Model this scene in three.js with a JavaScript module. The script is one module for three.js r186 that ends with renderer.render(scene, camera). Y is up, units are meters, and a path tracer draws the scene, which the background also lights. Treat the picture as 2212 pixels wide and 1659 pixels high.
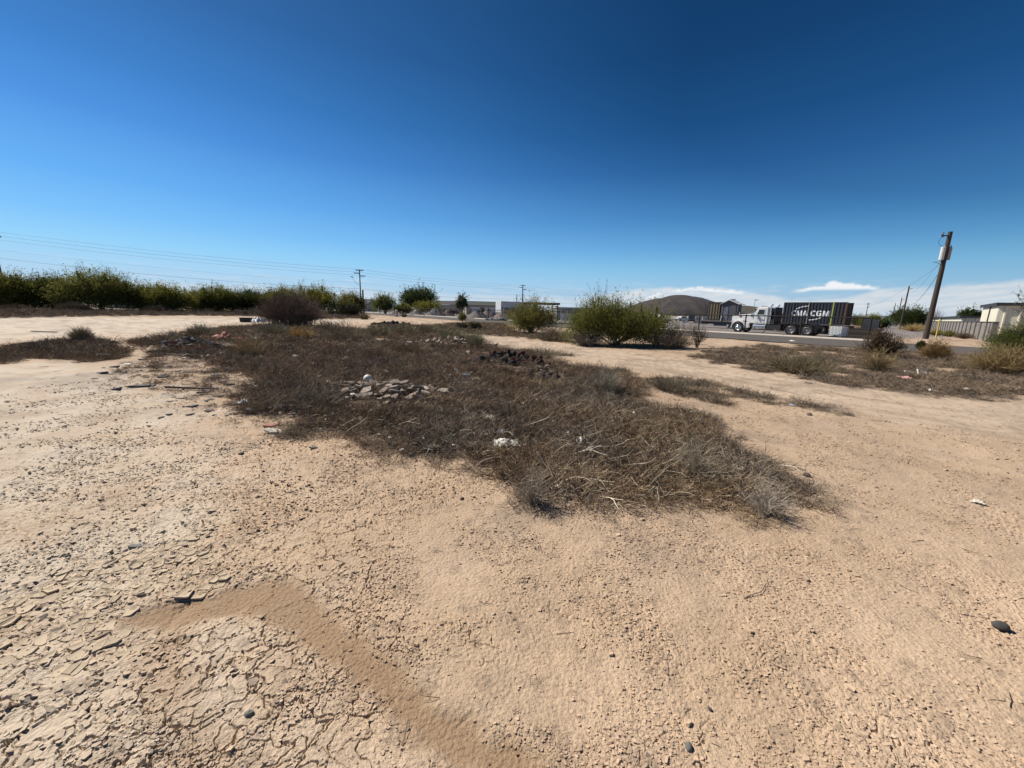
import * as THREE from 'three';
import { mergeGeometries } from 'three/addons/utils/BufferGeometryUtils.js';
import { createNoise2D } from 'simplex-noise';

// ---------------------------------------------------------------- camera, sky, sun, exposure
const EYE = 1.7, PITCH = 10.7 * Math.PI / 180, ROLL = 0.025;
const scene = new THREE.Scene();
const camera = new THREE.PerspectiveCamera(90, 1024 / 768, 0.1, 20000);
camera.position.set(0, EYE, 0);
camera.rotation.order = 'YXZ';
camera.rotation.set(-PITCH, 0, ROLL);

const renderer = new THREE.WebGLRenderer({ antialias: true });
renderer.setSize(1024, 768);
renderer.toneMapping = THREE.LinearToneMapping;
renderer.toneMappingExposure = 1.3;
renderer.shadowMap.enabled = true;

const SUN_AZ = -61 * Math.PI / 180, SUN_EL = 46 * Math.PI / 180;   // azimuth measured clockwise from straight ahead (-z)
const sunDir = new THREE.Vector3(Math.sin(SUN_AZ) * Math.cos(SUN_EL), Math.sin(SUN_EL), -Math.cos(SUN_AZ) * Math.cos(SUN_EL));
const sun = new THREE.DirectionalLight(new THREE.Color().setRGB(1, 0.93, 0.83), 4.6);
sun.position.copy(sunDir).multiplyScalar(200);
sun.castShadow = true;
sun.shadow.mapSize.set(4096, 4096);
Object.assign(sun.shadow.camera, { left: -120, right: 120, top: 120, bottom: -120, near: 1, far: 500 });
sun.shadow.bias = -0.0004;
scene.add(sun);

// ---------------------------------------------------------------- helpers
function rng(seed) {
  let s = seed >>> 0;
  return () => { s = (s + 0x6d2b79f5) | 0; let t = Math.imul(s ^ (s >>> 15), 1 | s); t = (t + Math.imul(t ^ (t >>> 7), 61 | t)) ^ t; return ((t ^ (t >>> 14)) >>> 0) / 4294967296; };
}
const n1 = createNoise2D(rng(11)), n2 = createNoise2D(rng(22)), n3 = createNoise2D(rng(33));
const clamp = (x, a = 0, b = 1) => Math.min(b, Math.max(a, x));
const sstep = (a, b, x) => { const t = clamp((x - a) / (b - a)); return t * t * (3 - 2 * t); };
const mix = (a, b, t) => a + (b - a) * t;
const fbm = (n, x, y, o = 4) => { let s = 0, a = 0.5; for (let i = 0; i < o; i++, a *= 0.5, x *= 2.03, y *= 2.03) s += a * n(x, y); return s; };
const hash2 = (i, j, k) => { let h = Math.imul(i, 374761393) ^ Math.imul(j, 668265263) ^ Math.imul(k, 2147483647 - 61); h = Math.imul(h ^ (h >>> 13), 1274126177); return ((h ^ (h >>> 16)) >>> 0) / 4294967296; };

// survey: where a sight line measured on the photograph meets level ground, in metres (x right, z towards the viewer)
const SURVEY_F = 829.5;
function sight(u, v) {
  let x = (u - 1106) / SURVEY_F, y = -(v - 829.5) / SURVEY_F;
  [x, y] = [x * Math.cos(ROLL) - y * Math.sin(ROLL), x * Math.sin(ROLL) + y * Math.cos(ROLL)];
  return [x, y * Math.cos(PITCH) - Math.sin(PITCH), -(Math.cos(PITCH) + y * Math.sin(PITCH))];
}
const G = (u, v) => { const d = sight(u, v), t = EYE / -d[1]; return [d[0] * t, d[2] * t]; };
const at = (u, v, dist) => { const d = sight(u, v), t = dist / -d[2]; return [d[0] * t, EYE + d[1] * t, d[2] * t]; };   // the point dist metres ahead

function segD2(px, pz, ax, az, bx, bz) {                             // squared distance to a segment
  const dx = bx - ax, dz = bz - az; let t = ((px - ax) * dx + (pz - az) * dz) / (dx * dx + dz * dz);
  t = t < 0 ? 0 : t > 1 ? 1 : t;
  const ex = px - ax - dx * t, ez = pz - az - dz * t; return ex * ex + ez * ez;
}
function pathD(path, px, pz) { let d = 1e9; for (let i = 0; i < path.length - 1; i++) { const a = path[i], b = path[i + 1], q = segD2(px, pz, a[0], a[1], b[0], b[1]); if (q < d) d = q; } return Math.sqrt(d); }
function makeArea(points) {
  const p = points.map(([u, v]) => G(u, v)), n = p.length, X = new Float64Array(n), Z = new Float64Array(n);
  let x0 = 1e9, x1 = -1e9, z0 = 1e9, z1 = -1e9;
  p.forEach(([x, z], i) => { X[i] = x; Z[i] = z; x0 = Math.min(x0, x); x1 = Math.max(x1, x); z0 = Math.min(z0, z); z1 = Math.max(z1, z); });
  const signed = (x, z) => {                                     // metres inside (+) or outside (-)
    if (x < x0 - 3 || x > x1 + 3 || z < z0 - 3 || z > z1 + 3) return -3;
    let inside = false, d = 1e9;
    for (let i = 0, j = n - 1; i < n; j = i++) {
      const ax = X[i], az = Z[i], bx = X[j], bz = Z[j];
      if ((az > z) !== (bz > z) && x < (bx - ax) * (z - az) / (bz - az) + ax) inside = !inside;
      const q = segD2(x, z, ax, az, bx, bz); if (q < d) d = q;
    }
    d = Math.sqrt(d); return inside ? d : -d;
  };
  return { p, signed, x0, x1, z0, z1 };
}

// ---------------------------------------------------------------- sky: clear desert air with low fair-weather cloud along the horizon
{
  const W = 2560, H = 1280, data = new Float32Array(W * H * 4);
  const S = sunDir;
  // clear air radiance by elevation (degrees): r, g, b
  const air = [[0, 0.52, 0.66, 0.79], [2.2, 0.44, 0.63, 0.81], [4, 0.365, 0.62, 0.85], [6, 0.275, 0.585, 0.87], [8.5, 0.181, 0.468, 0.83], [12, 0.107, 0.342, 0.72], [17.7, 0.05, 0.2, 0.52], [22, 0.029, 0.145, 0.4], [28.7, 0.0175, 0.097, 0.285], [36, 0.0125, 0.075, 0.225], [50, 0.009, 0.06, 0.19], [90, 0.008, 0.052, 0.17]].map((r) => r.map((q, i) => i ? q / 1.3 : q));
  const airAt = (e, c) => { let i = 0; while (i < air.length - 2 && e > air[i + 1][0]) i++; const t = clamp((e - air[i][0]) / (air[i + 1][0] - air[i][0])); return mix(air[i][c], air[i + 1][c], t); };
  for (let row = 0; row < H; row++) {
    const up = ((row + 0.5) / H - 0.5) * Math.PI, y = Math.sin(up), c = Math.cos(up), e = Math.max(0, up * 180 / Math.PI);
    const base = [airAt(e, 1), airAt(e, 2), airAt(e, 3)];
    for (let col = 0; col < W; col++) {
      const round = ((col + 0.5) / W - 0.5) * 2 * Math.PI, x = Math.cos(round) * c, z = Math.sin(round) * c;
      const cs = x * S.x + y * S.y + z * S.z, o = (row * W + col) * 4;
      const mid = 0.731 * y + 0.401 * c, ray = Math.max(0.58, Math.exp((cs > mid ? 1.7 * mix(0.12, 1, sstep(1, 24, e)) : 2.0 * mix(0.12, 1, sstep(2, 26, e))) * (cs - mid))), mie = 0.02 * Math.pow(Math.max(0, (cs + 1) / 2), 14) + 0.3 * Math.pow(Math.max(0, cs), 200);
      const k = Math.min(ray, 3);
      let r = base[0] * (k < 1 ? Math.pow(k, 1.5) : k) + mie, g = base[1] * (k < 1 ? Math.pow(k, 1.12) : k) + mie, b = base[2] * k + mie * 0.95;
      if (e < 12 && up > -0.02) {
        const az = Math.atan2(x, -z) * 180 / Math.PI, h = hAz(az), sx = Math.sin(az * Math.PI / 180) * 30, sz = Math.cos(az * Math.PI / 180) * 30;
        // layered veil: flat streaks under a ragged top
        const top = h[0] + 0.35 * fbm(n1, sx * 0.33, sz * 0.33, 4);
        const veil = sstep(top + 0.12, top - 0.35, e) * h[1] * clamp(0.72 + 0.55 * fbm(n2, sx * 0.6 + 9, e * 1.7 + sz * 0.6, 4));
        let a = clamp(veil) * 0.92, lum = 0.6;
        // billowed heads
        const lump = h[3] - Math.abs(0.5 * n1(sx * 1.9, sz * 1.9 + 4)) * 0.35 + 0.28 * fbm(n3, sx * 1.1 + 3, sz * 1.1 + e * 2.2, 4);
        const head = sstep(lump + 0.07, lump - 0.07, e) * sstep(h[2] - 0.12, h[2] + 0.1, e) * h[4];
        if (head > 0) { lum = mix(lum, 0.72 + 0.08 * fbm(n2, sx * 3, e * 4, 3), head); a = Math.max(a, head * 0.95); }
        const wisp = 0.3 * sstep(0.15, 0.5, fbm(n3, sx * 0.25 + 40, e * 1.5 + sz * 0.25, 4)) * sstep(6, 2, e) ;
        a = Math.max(a, wisp);
        const fade = sstep(-0.2, 1.6, e) * 0.55 + 0.45;
        a *= fade;
        r = mix(r, lum * 0.96, a); g = mix(g, lum * 0.98, a); b = mix(b, lum * 1.0, a);
      }
      if (up < 0) { const d = clamp(-up / 0.25); r = mix(r, 0.3, d); g = mix(g, 0.24, d); b = mix(b, 0.17, d); }   // the ground goes on below the horizon
      data[o] = r; data[o + 1] = g; data[o + 2] = b; data[o + 3] = 1;
    }
  }
  // [veil top, veil strength, base of heads, top of heads, strength of heads] by azimuth in degrees
  function hAz(az) {
    const band = sstep(9, 18, az) * (1 - sstep(120, 150, az)), bump = (c, w) => Math.exp(-(((az - c) / w) ** 2));
    const top = mix(2.3, 3.5, band) + 0.35 * bump(24, 5) - 1.35 * bump(37, 4.5) + 0.3 * bump(52, 6);
    const heads = [[19.6, 0.9, 2.7], [24.5, 2.2, 3.75], [26.5, 3.4, 3.5], [38.0, 2.2, 3.8], [38.9, 0.9, 4.3], [40.2, 2.0, 3.95], [66, 3, 3.6], [69, 2, 3.9], [84, 3, 4.0], [-75, 5, 2.6]];
    let ht = 0, hs = 0;
    for (const [c, w, t] of heads) { const b = bump(c, w); if (b > 0.02) { ht = Math.max(ht, t * (0.86 + 0.14 * b)); hs = Math.max(hs, sstep(0.04, 0.5, b)); } }
    return [top, mix(0.5, 1, band), Math.min(ht - 0.4, 3.3), ht, hs];
  }
  const t = new THREE.DataTexture(data, W, H, THREE.RGBAFormat, THREE.FloatType);
  t.mapping = THREE.EquirectangularReflectionMapping; t.magFilter = t.minFilter = THREE.LinearFilter; t.needsUpdate = true;
  scene.background = t; scene.environment = t;
}

// ---------------------------------------------------------------- bookkeeping of things and parts
const taken = new Map();
function numbered(name) { const k = taken.get(name) ?? 0; taken.set(name, k + 1); return k ? name + '_' + String(k).padStart(3, '0') : name; }
function shade(o) { o.castShadow = o.receiveShadow = true; return o; }
function tag(o, label, category, group, kind) {
  if (label) o.userData.label = label;
  if (category) o.userData.category = category;
  if (group) o.userData.group = group;
  if (kind) o.userData.kind = kind;
  return o;
}
function thing(name, label, category, [x, y, z] = [0, 0, 0], turn = 0, group) {
  const o = new THREE.Group(); o.name = numbered(name); scene.add(o);
  o.position.set(x, y, z); o.rotation.y = turn;
  return tag(o, label, category, group);
}
function solo(name, geo, material, label, category, [x, y, z] = [0, 0, 0], turn = 0, group) {
  const o = shade(new THREE.Mesh(joined(geo), material)); o.name = numbered(name); scene.add(o);
  o.position.set(x, y, z); o.rotation.y = turn;
  return tag(o, label, category, group);
}
function part(name, geo, material, parent) { const o = shade(new THREE.Mesh(joined(geo), material)); o.name = name; parent.add(o); return o; }
function structure(name, geo, material, label, category) { const o = shade(new THREE.Mesh(joined(geo), material)); o.name = name; scene.add(o); return tag(o, label, category, null, 'structure'); }
function copyOf(root, label, [x, y, z], turn = 0, s = 1) {
  const r = root.clone(); r.name = numbered(root.name.replace(/_\d{3}$/, '')); scene.add(r); r.position.set(x, y, z); r.rotation.y = turn; r.scale.multiplyScalar(s);
  r.userData = { ...root.userData, label };
  return r;
}
function joined(g) {
  if (!Array.isArray(g)) return g;
  if (g.length === 1) return g[0];
  return mergeGeometries(g.map((q) => { const k = q.index ? q.toNonIndexed() : q; for (const a of Object.keys(k.attributes)) if (!['position', 'normal', 'uv'].includes(a)) k.deleteAttribute(a); return k; }));
}
const M4 = new THREE.Matrix4(), V = (x, y, z) => new THREE.Vector3(x, y, z);
function box(w, h, d, x = 0, y = 0, z = 0, ry = 0, rx = 0, rz = 0) {
  const g = new THREE.BoxGeometry(w, h, d);
  if (rx || ry || rz) g.applyMatrix4(M4.makeRotationFromEuler(new THREE.Euler(rx, ry, rz, 'YXZ')));
  return g.translate(x, y, z);
}
function bar(a, b, r0, r1 = r0, sides = 6, open = false) {        // a round bar from a to b
  const p = V(...a), q = V(...b), d = q.clone().sub(p), L = d.length();
  const g = new THREE.CylinderGeometry(r1, r0, L, sides, 1, open).translate(0, L / 2, 0);
  g.applyQuaternion(new THREE.Quaternion().setFromUnitVectors(V(0, 1, 0), d.normalize()));
  return g.translate(...a);
}
const cyl = (r0, r1, h, x, y, z, axis = 'y', sides = 20) => {
  const g = new THREE.CylinderGeometry(r1, r0, h, sides);
  if (axis === 'x') g.rotateZ(Math.PI / 2); if (axis === 'z') g.rotateX(Math.PI / 2);
  return g.translate(x, y, z);
};
function prism(pts, depth, bevel = 0) {                            // outline in x, y; extruded along z and centred on it
  const g = new THREE.ExtrudeGeometry(new THREE.Shape(pts.map(([x, y]) => new THREE.Vector2(x, y))), { depth: depth - 2 * bevel, bevelEnabled: bevel > 0, bevelSize: bevel, bevelThickness: bevel, bevelOffset: -bevel, bevelSegments: 2, curveSegments: 8 });
  return g.translate(0, 0, -(depth - 2 * bevel) / 2);
}
const col = (r, g, b) => new THREE.Color().setRGB(r, g, b);
const mat = (r, g, b, roughness = 0.9, more = {}) => new THREE.MeshStandardMaterial({ color: col(r, g, b), roughness, metalness: 0, side: THREE.DoubleSide, ...more });
function noiseTexture(size, f, srgb = false) {                     // f(i, j) -> 0..1 or [r, g, b]; tiles
  const d = new Uint8Array(size * size * 4);
  for (let j = 0; j < size; j++) for (let i = 0; i < size; i++) { const v = f(i / size, j / size), o = (j * size + i) * 4, a = Array.isArray(v) ? v : [v, v, v]; for (let c = 0; c < 3; c++) d[o + c] = clamp(a[c]) * 255; d[o + 3] = 255; }
  const t = new THREE.DataTexture(d, size, size); t.wrapS = t.wrapT = THREE.RepeatWrapping; t.magFilter = THREE.LinearFilter; t.minFilter = THREE.LinearMipmapLinearFilter; t.generateMipmaps = true;
  if (srgb) t.colorSpace = THREE.SRGBColorSpace; t.needsUpdate = true; return t;
}
// noise that tiles over the unit square
function tiled(n, u, v, f, o = 4) {
  const q = (x, y) => fbm(n, x * f, y * f, o), a = u, b = v;
  return (q(a, b) * (1 - a) * (1 - b) + q(a - 1, b) * a * (1 - b) + q(a, b - 1) * (1 - a) * b + q(a - 1, b - 1) * a * b) / Math.sqrt((a * a + (1 - a) ** 2) * (b * b + (1 - b) ** 2));
}
let KERB_GEO;

// ---------------------------------------------------------------- the lot: where the weeds, pale crust and sandy washes lie
const MAIN_WEEDS = makeArea([[292, 738], [420, 714], [560, 703], [700, 709], [790, 712], [830, 702], [900, 704], [965, 716], [1035, 735], [1062, 750], [1130, 757], [1215, 769], [1130, 772], [1075, 768], [1120, 780], [1215, 788], [1290, 798], [1345, 806], [1385, 838], [1372, 868], [1440, 880], [1500, 902], [1565, 938], [1628, 978], [1680, 1014], [1726, 1050], [1750, 1080], [1700, 1098], [1630, 1110], [1560, 1092], [1480, 1084], [1400, 1092], [1300, 1086], [1200, 1084], [1140, 1092], [1105, 1045], [1040, 1030], [985, 1012], [900, 1003], [830, 985], [775, 948], [700, 937], [640, 935], [585, 912], [530, 903], [505, 880], [545, 838], [560, 820], [490, 800], [430, 775], [330, 764]]);
const RIGHT_WEEDS = makeArea([[1490, 772], [1560, 752], [1640, 745], [1740, 748], [1830, 752], [1900, 755], [2010, 763], [2120, 770], [2330, 780], [2330, 868], [2212, 858], [2125, 865], [2010, 855], [1908, 844], [1800, 832], [1708, 816], [1640, 802], [1575, 792]]);
const STREAK = makeArea([[1370, 822], [1440, 812], [1530, 822], [1590, 842], [1680, 856], [1780, 872], [1845, 890], [1800, 894], [1700, 874], [1610, 866], [1560, 872], [1480, 860], [1400, 838]]);
const LEFT_WEEDS = makeArea([[-60, 770], [0, 752], [80, 742], [150, 738], [210, 742], [245, 750], [272, 765], [240, 776], [190, 782], [120, 772], [50, 778], [-20, 792]]);
const FAR_WEEDS = makeArea([[930, 702], [1000, 697], [1090, 700], [1120, 716], [1230, 735], [1330, 752], [1240, 742], [1130, 730], [1020, 722], [940, 712]]);
const VERGE_LEFT = makeArea([[-120, 672], [100, 668], [300, 672], [480, 672], [600, 676], [760, 676], [800, 688], [700, 690], [560, 684], [400, 682], [200, 684], [-120, 690]]);
const SLATE_FIELD = makeArea([[330, 770], [430, 765], [560, 800], [560, 850], [520, 880], [450, 870], [330, 850], [220, 820], [240, 790]]);
const WASH = [[300, 1330], [400, 1316], [490, 1296], [560, 1288], [610, 1300], [660, 1332], [720, 1378], [780, 1424], [830, 1472], [880, 1520], [930, 1566], [1000, 1604], [1080, 1640], [1180, 1690]].map(([u, v]) => G(u, v));
const WASH_W = [0.07, 0.1, 0.125, 0.14, 0.12, 0.1, 0.085, 0.085, 0.075, 0.075, 0.085, 0.08, 0.07, 0.07];
const BRANCH = [[380, 1330], [360, 1420], [370, 1480], [400, 1560], [430, 1640]].map(([u, v]) => G(u, v));
const TRACK = [[2330, 905], [2000, 880], [1800, 852], [1600, 812], [1400, 780], [1250, 760], [1120, 742], [1000, 725], [880, 708]].map(([u, v]) => G(u, v));
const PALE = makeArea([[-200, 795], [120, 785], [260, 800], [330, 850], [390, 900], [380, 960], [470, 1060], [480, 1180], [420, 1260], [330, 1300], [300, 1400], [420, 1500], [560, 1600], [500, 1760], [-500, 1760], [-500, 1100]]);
const FLATS = makeArea([[-400, 690], [150, 686], [500, 688], [800, 692], [720, 700], [540, 698], [400, 710], [280, 730], [200, 726], [-60, 745], [-400, 780]]);
const CURB0 = [21.8, -43.1], ALONG = [0.6, 0.8], ACROSS = [0.8, -0.6];     // the street: a point on the far kerb, its direction towards the viewer, and away from the viewer
const streetS = (x, z) => (x - CURB0[0]) * ACROSS[0] + (z - CURB0[1]) * ACROSS[1];
const streetT = (x, z) => (x - CURB0[0]) * ALONG[0] + (z - CURB0[1]) * ALONG[1];
const onStreet = (t, s) => [CURB0[0] + ALONG[0] * t + ACROSS[0] * s, CURB0[1] + ALONG[1] * t + ACROSS[1] * s];
const ROAD_W = 11.5;

const WEEDY = [MAIN_WEEDS, RIGHT_WEEDS, STREAK, LEFT_WEEDS, FAR_WEEDS, VERGE_LEFT, SLATE_FIELD];
function weedCover(x, z) {                                        // 0..1
  if (!WEEDY.some((a) => x > a.x0 - 2.5 && x < a.x1 + 2.5 && z > a.z0 - 2.5 && z < a.z1 + 2.5)) return 0;
  const wob = 0.7 * fbm(n1, x * 0.9, z * 0.9, 4) + 0.14 * n2(x * 4, z * 4);
  const far = clamp(-z / 12, 0.25, 2.2);
  const soft = (a, w, lo = 1) => x < a.x0 - 2.5 || x > a.x1 + 2.5 || z < a.z0 - 2.5 || z > a.z1 + 2.5 ? 0 : sstep(-w * 0.5, w * 0.6, a.signed(x, z) + wob * far) * lo;
  const right = soft(RIGHT_WEEDS, 0.9) * sstep(-0.25, 0.3, fbm(n3, x * 0.45, z * 0.45, 4) + 0.28 * sstep(-26, -12, z) - 0.05);
  const slate = soft(SLATE_FIELD, 1.2, 0.22);
  return clamp(Math.max(soft(MAIN_WEEDS, 0.85) * clamp(0.93 + 0.5 * fbm(n3, x * 0.5 + 7, z * 0.5, 3)) * mix(0.62 + 0.38 * sstep(-0.4, -0.15, fbm(n2, x * 0.75 + 12, z * 0.75, 4)), sstep(-0.42, 0.12, fbm(n2, x * 0.3, z * 0.55, 4) + 0.1), sstep(-9, -20, z)), right, slate, soft(STREAK, 0.5) * clamp(0.45 + 0.9 * fbm(n2, x * 0.8, z * 0.8, 3)), soft(LEFT_WEEDS, 0.8, 0.8), soft(FAR_WEEDS, 2, 0.55), soft(VERGE_LEFT, 4, 0.75)));
}
const DRY = [0, 0];
function washAt(x, z) {
  if (z < -4.5 || x < -3.2 || x > 1.6) return DRY;
  let best = -9;
  for (let i = 0; i < WASH.length - 1; i++) { const a = WASH[i], b = WASH[i + 1], d = WASH_W[i] - Math.sqrt(segD2(x, z, a[0], a[1], b[0], b[1])); if (d > best) best = d; }
  const br = pathD(BRANCH, x, z);
  if (best < -0.15 && br > 0.3) return DRY;
  const w = 0.03 * fbm(n2, x * 5, z * 5, 3);
  return [sstep(-0.06, 0.06, best + w * 1.6), 0.45 * sstep(0.16, 0.02, br + w * 2)];
}
const trackAt = (x, z) => (z > -4.5 ? 9 : pathD(TRACK, x, z));

// polygons of dried mud: distance to the crack, and the tilt and curl of the plate
function plates(x, z, size, salt, out) {
  const gx = x / size, gz = z / size, ix = Math.floor(gx), iz = Math.floor(gz);
  let d1 = 9, d2 = 9, ci = 0, cj = 0, cx = 0, cz = 0, ex = 0, ez = 0;
  for (let j = -1; j <= 1; j++) for (let i = -1; i <= 1; i++) {
    const a = ix + i, b = iz + j, px = a + 0.1 + 0.8 * hash2(a, b, salt), pz = b + 0.1 + 0.8 * hash2(a, b, salt + 1), d = Math.hypot(px - gx, pz - gz);
    if (d < d1) { d2 = d1; ex = cx; ez = cz; d1 = d; ci = a; cj = b; cx = px; cz = pz; } else if (d < d2) { d2 = d; ex = px; ez = pz; }
  }
  const sep = Math.max(0.2, Math.hypot(cx - ex, cz - ez));
  out.edge = ((d2 * d2 - d1 * d1) / (2 * sep)) * size;                                      // metres to the crack
  out.tilt = ((gx - cx) * (hash2(ci, cj, salt + 2) - 0.5) + (gz - cz) * (hash2(ci, cj, salt + 3) - 0.5)) * size;
  out.r = d1 * size; out.tone = hash2(ci, cj, salt + 4);
  return out;
}
const PL = {};
function moundAt(x, z) {                                             // low swells of dumped earth under the weeds
  let h = 0;
  for (const [mx, mz, r, a] of MOUNDS) { const d = ((x - mx) ** 2 + (z - mz) ** 2) / (r * r); if (d < 6) h += a * Math.exp(-d * 1.6); }
  return h;
}
const MOUNDS = [[1100, 806, 1.5, 0.3], [1180, 815, 0.8, 0.12], [850, 862, 1.3, 0.16], [700, 860, 1.6, 0.08], [415, 752, 1.8, 0.2], [480, 742, 1.5, 0.15], [930, 800, 2.4, 0.1], [1250, 930, 1.6, 0.06], [850, 700, 3, 0.45], [975, 746, 2, 0.15], [185, 748, 1.6, 0.15], [1300, 845, 1.2, 0.1]].map(([u, v, r, a]) => [...G(u, v), r, a]);
function swell(x, z) {                                               // the ground's broad shape, on which things stand
  const r = Math.hypot(x, z);
  if (r > 90) return 0;
  return (0.035 * fbm(n1, x * 0.22, z * 0.22, 3) + 0.012 * n2(x * 0.9, z * 0.9)) * sstep(90, 40, r) + moundAt(x, z);
}
const H = swell;
const crackZone = (x, z) => clamp(sstep(-0.2, -1.4, x + 0.3 * n1(x, z)) * 0.9 + sstep(-2.3, -1.2, z) * 0.3 + 0.25 * fbm(n2, x * 0.8 + 5, z * 0.8, 2));
const curlZone = (x, z) => sstep(0.5, 0.75, sstep(1.15, 0.25, Math.hypot((x + 2.35) / 0.95, (z + 2.0) / 0.8)) + 0.35 * fbm(n3, x * 1.4, z * 1.4, 3)) ;
function relief(x, z, r) {                                           // fine shape of the crust: [height, crack 0..1, plate tone]
  if (r > 26) return [0, 0, 0.5];
  const near = sstep(26, 5, r), weeds = 0, zone = crackZone(x, z), left = sstep(0.1, -1.4, x + 0.3 * n2(x * 0.7, z * 0.7)), wx = x + 0.04 * n1(x * 5, z * 5) + 0.012 * n3(x * 19, z * 19), wz = z + 0.04 * n2(x * 5, z * 5) + 0.012 * n1(x * 19 + 7, z * 19);
  const w = washAt(x, z), soft = 1 - 0.85 * w[0];
  let h = 0, crack = 0, tone = 0.5;
  // crumbly grain
  const crumb = sstep(-0.2, 0.3, fbm(n3, x * 0.9, z * 0.9, 3) + 0.06);
  const pack = 1 - 0.7 * sstep(2.6, 1.4, trackAt(x, z)); h += near * soft * pack * (0.0028 * fbm(n1, x * 9, z * 9, 3) + 0.0022 * crumb * Math.abs(n2(x * 23, z * 23)) + 0.0022 * crumb * Math.max(0, n3(x * 51, z * 51)));
  h += 0.009 * near * fbm(n2, x * 2.3, z * 2.3, 3) * soft;
  if (r < 12) {
    const fade = sstep(12, 6, r);
    plates(wx, wz, 0.27, 5, PL); tone = PL.tone;
    let keep = sstep(0.18, 0.42, zone + 0.3 * n1(x * 1.3 + 3, z * 1.3)) * (1 - 0.6 * w[0]);
    const cw = mix(0.6, 1, left), c1 = sstep(0.0046 * cw, 0.0014 * cw, PL.edge) * keep;
    h -= 0.017 * c1 * fade * mix(0.7, 1, left); h += fade * keep * (PL.tilt * 0.028 * left + 0.003 * sstep(0.05, 0.0, PL.edge) * (1 - c1) * left);
    crack = c1;
    plates(wx, wz, 0.095, 25, PL);
    keep = sstep(0.22, 0.5, zone * 0.55 + left * 0.4 + 0.5 * fbm(n2, x * 1.1, z * 1.1 + 8, 2)) * (1 - w[0]);
    const c2 = sstep(0.0038, 0.001, PL.edge) * keep;
    h -= 0.013 * c2 * fade; h += fade * keep * (PL.tilt * 0.1 + 0.003 * sstep(0.02, 0.004, PL.edge) * (1 - c2)) * left; tone = mix(tone, PL.tone, 0.4 * keep);
    crack = Math.max(crack, c2 * 0.7);
    plates(wx * 1.02, wz, 0.043, 45, PL);                            // small flakes
    const k3 = fade * crumb * (1 - w[0]) * (0.35 + 0.65 * sstep(-0.2, 0.4, n3(x * 0.7, z * 0.7 + 5)));
    h += k3 * (PL.tilt * 0.3 - 0.004 * sstep(0.005, 0.0008, PL.edge)); tone = mix(tone, PL.tone, 0.35 * k3);
    const cz = curlZone(x, z);
    if (cz > 0.01) { h -= 0.014 * cz; }
  }
  h -= 0.018 * w[0] + 0.008 * w[1];
  // wheel ruts on the track
  const d = trackAt(x, z); if (d < 2.2) h += 0.012 * (Math.sin(d * 7 + n1(x * 0.3, z * 0.3)) * sstep(2.2, 1.2, d));
  return [h, crack, tone];
}

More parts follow.
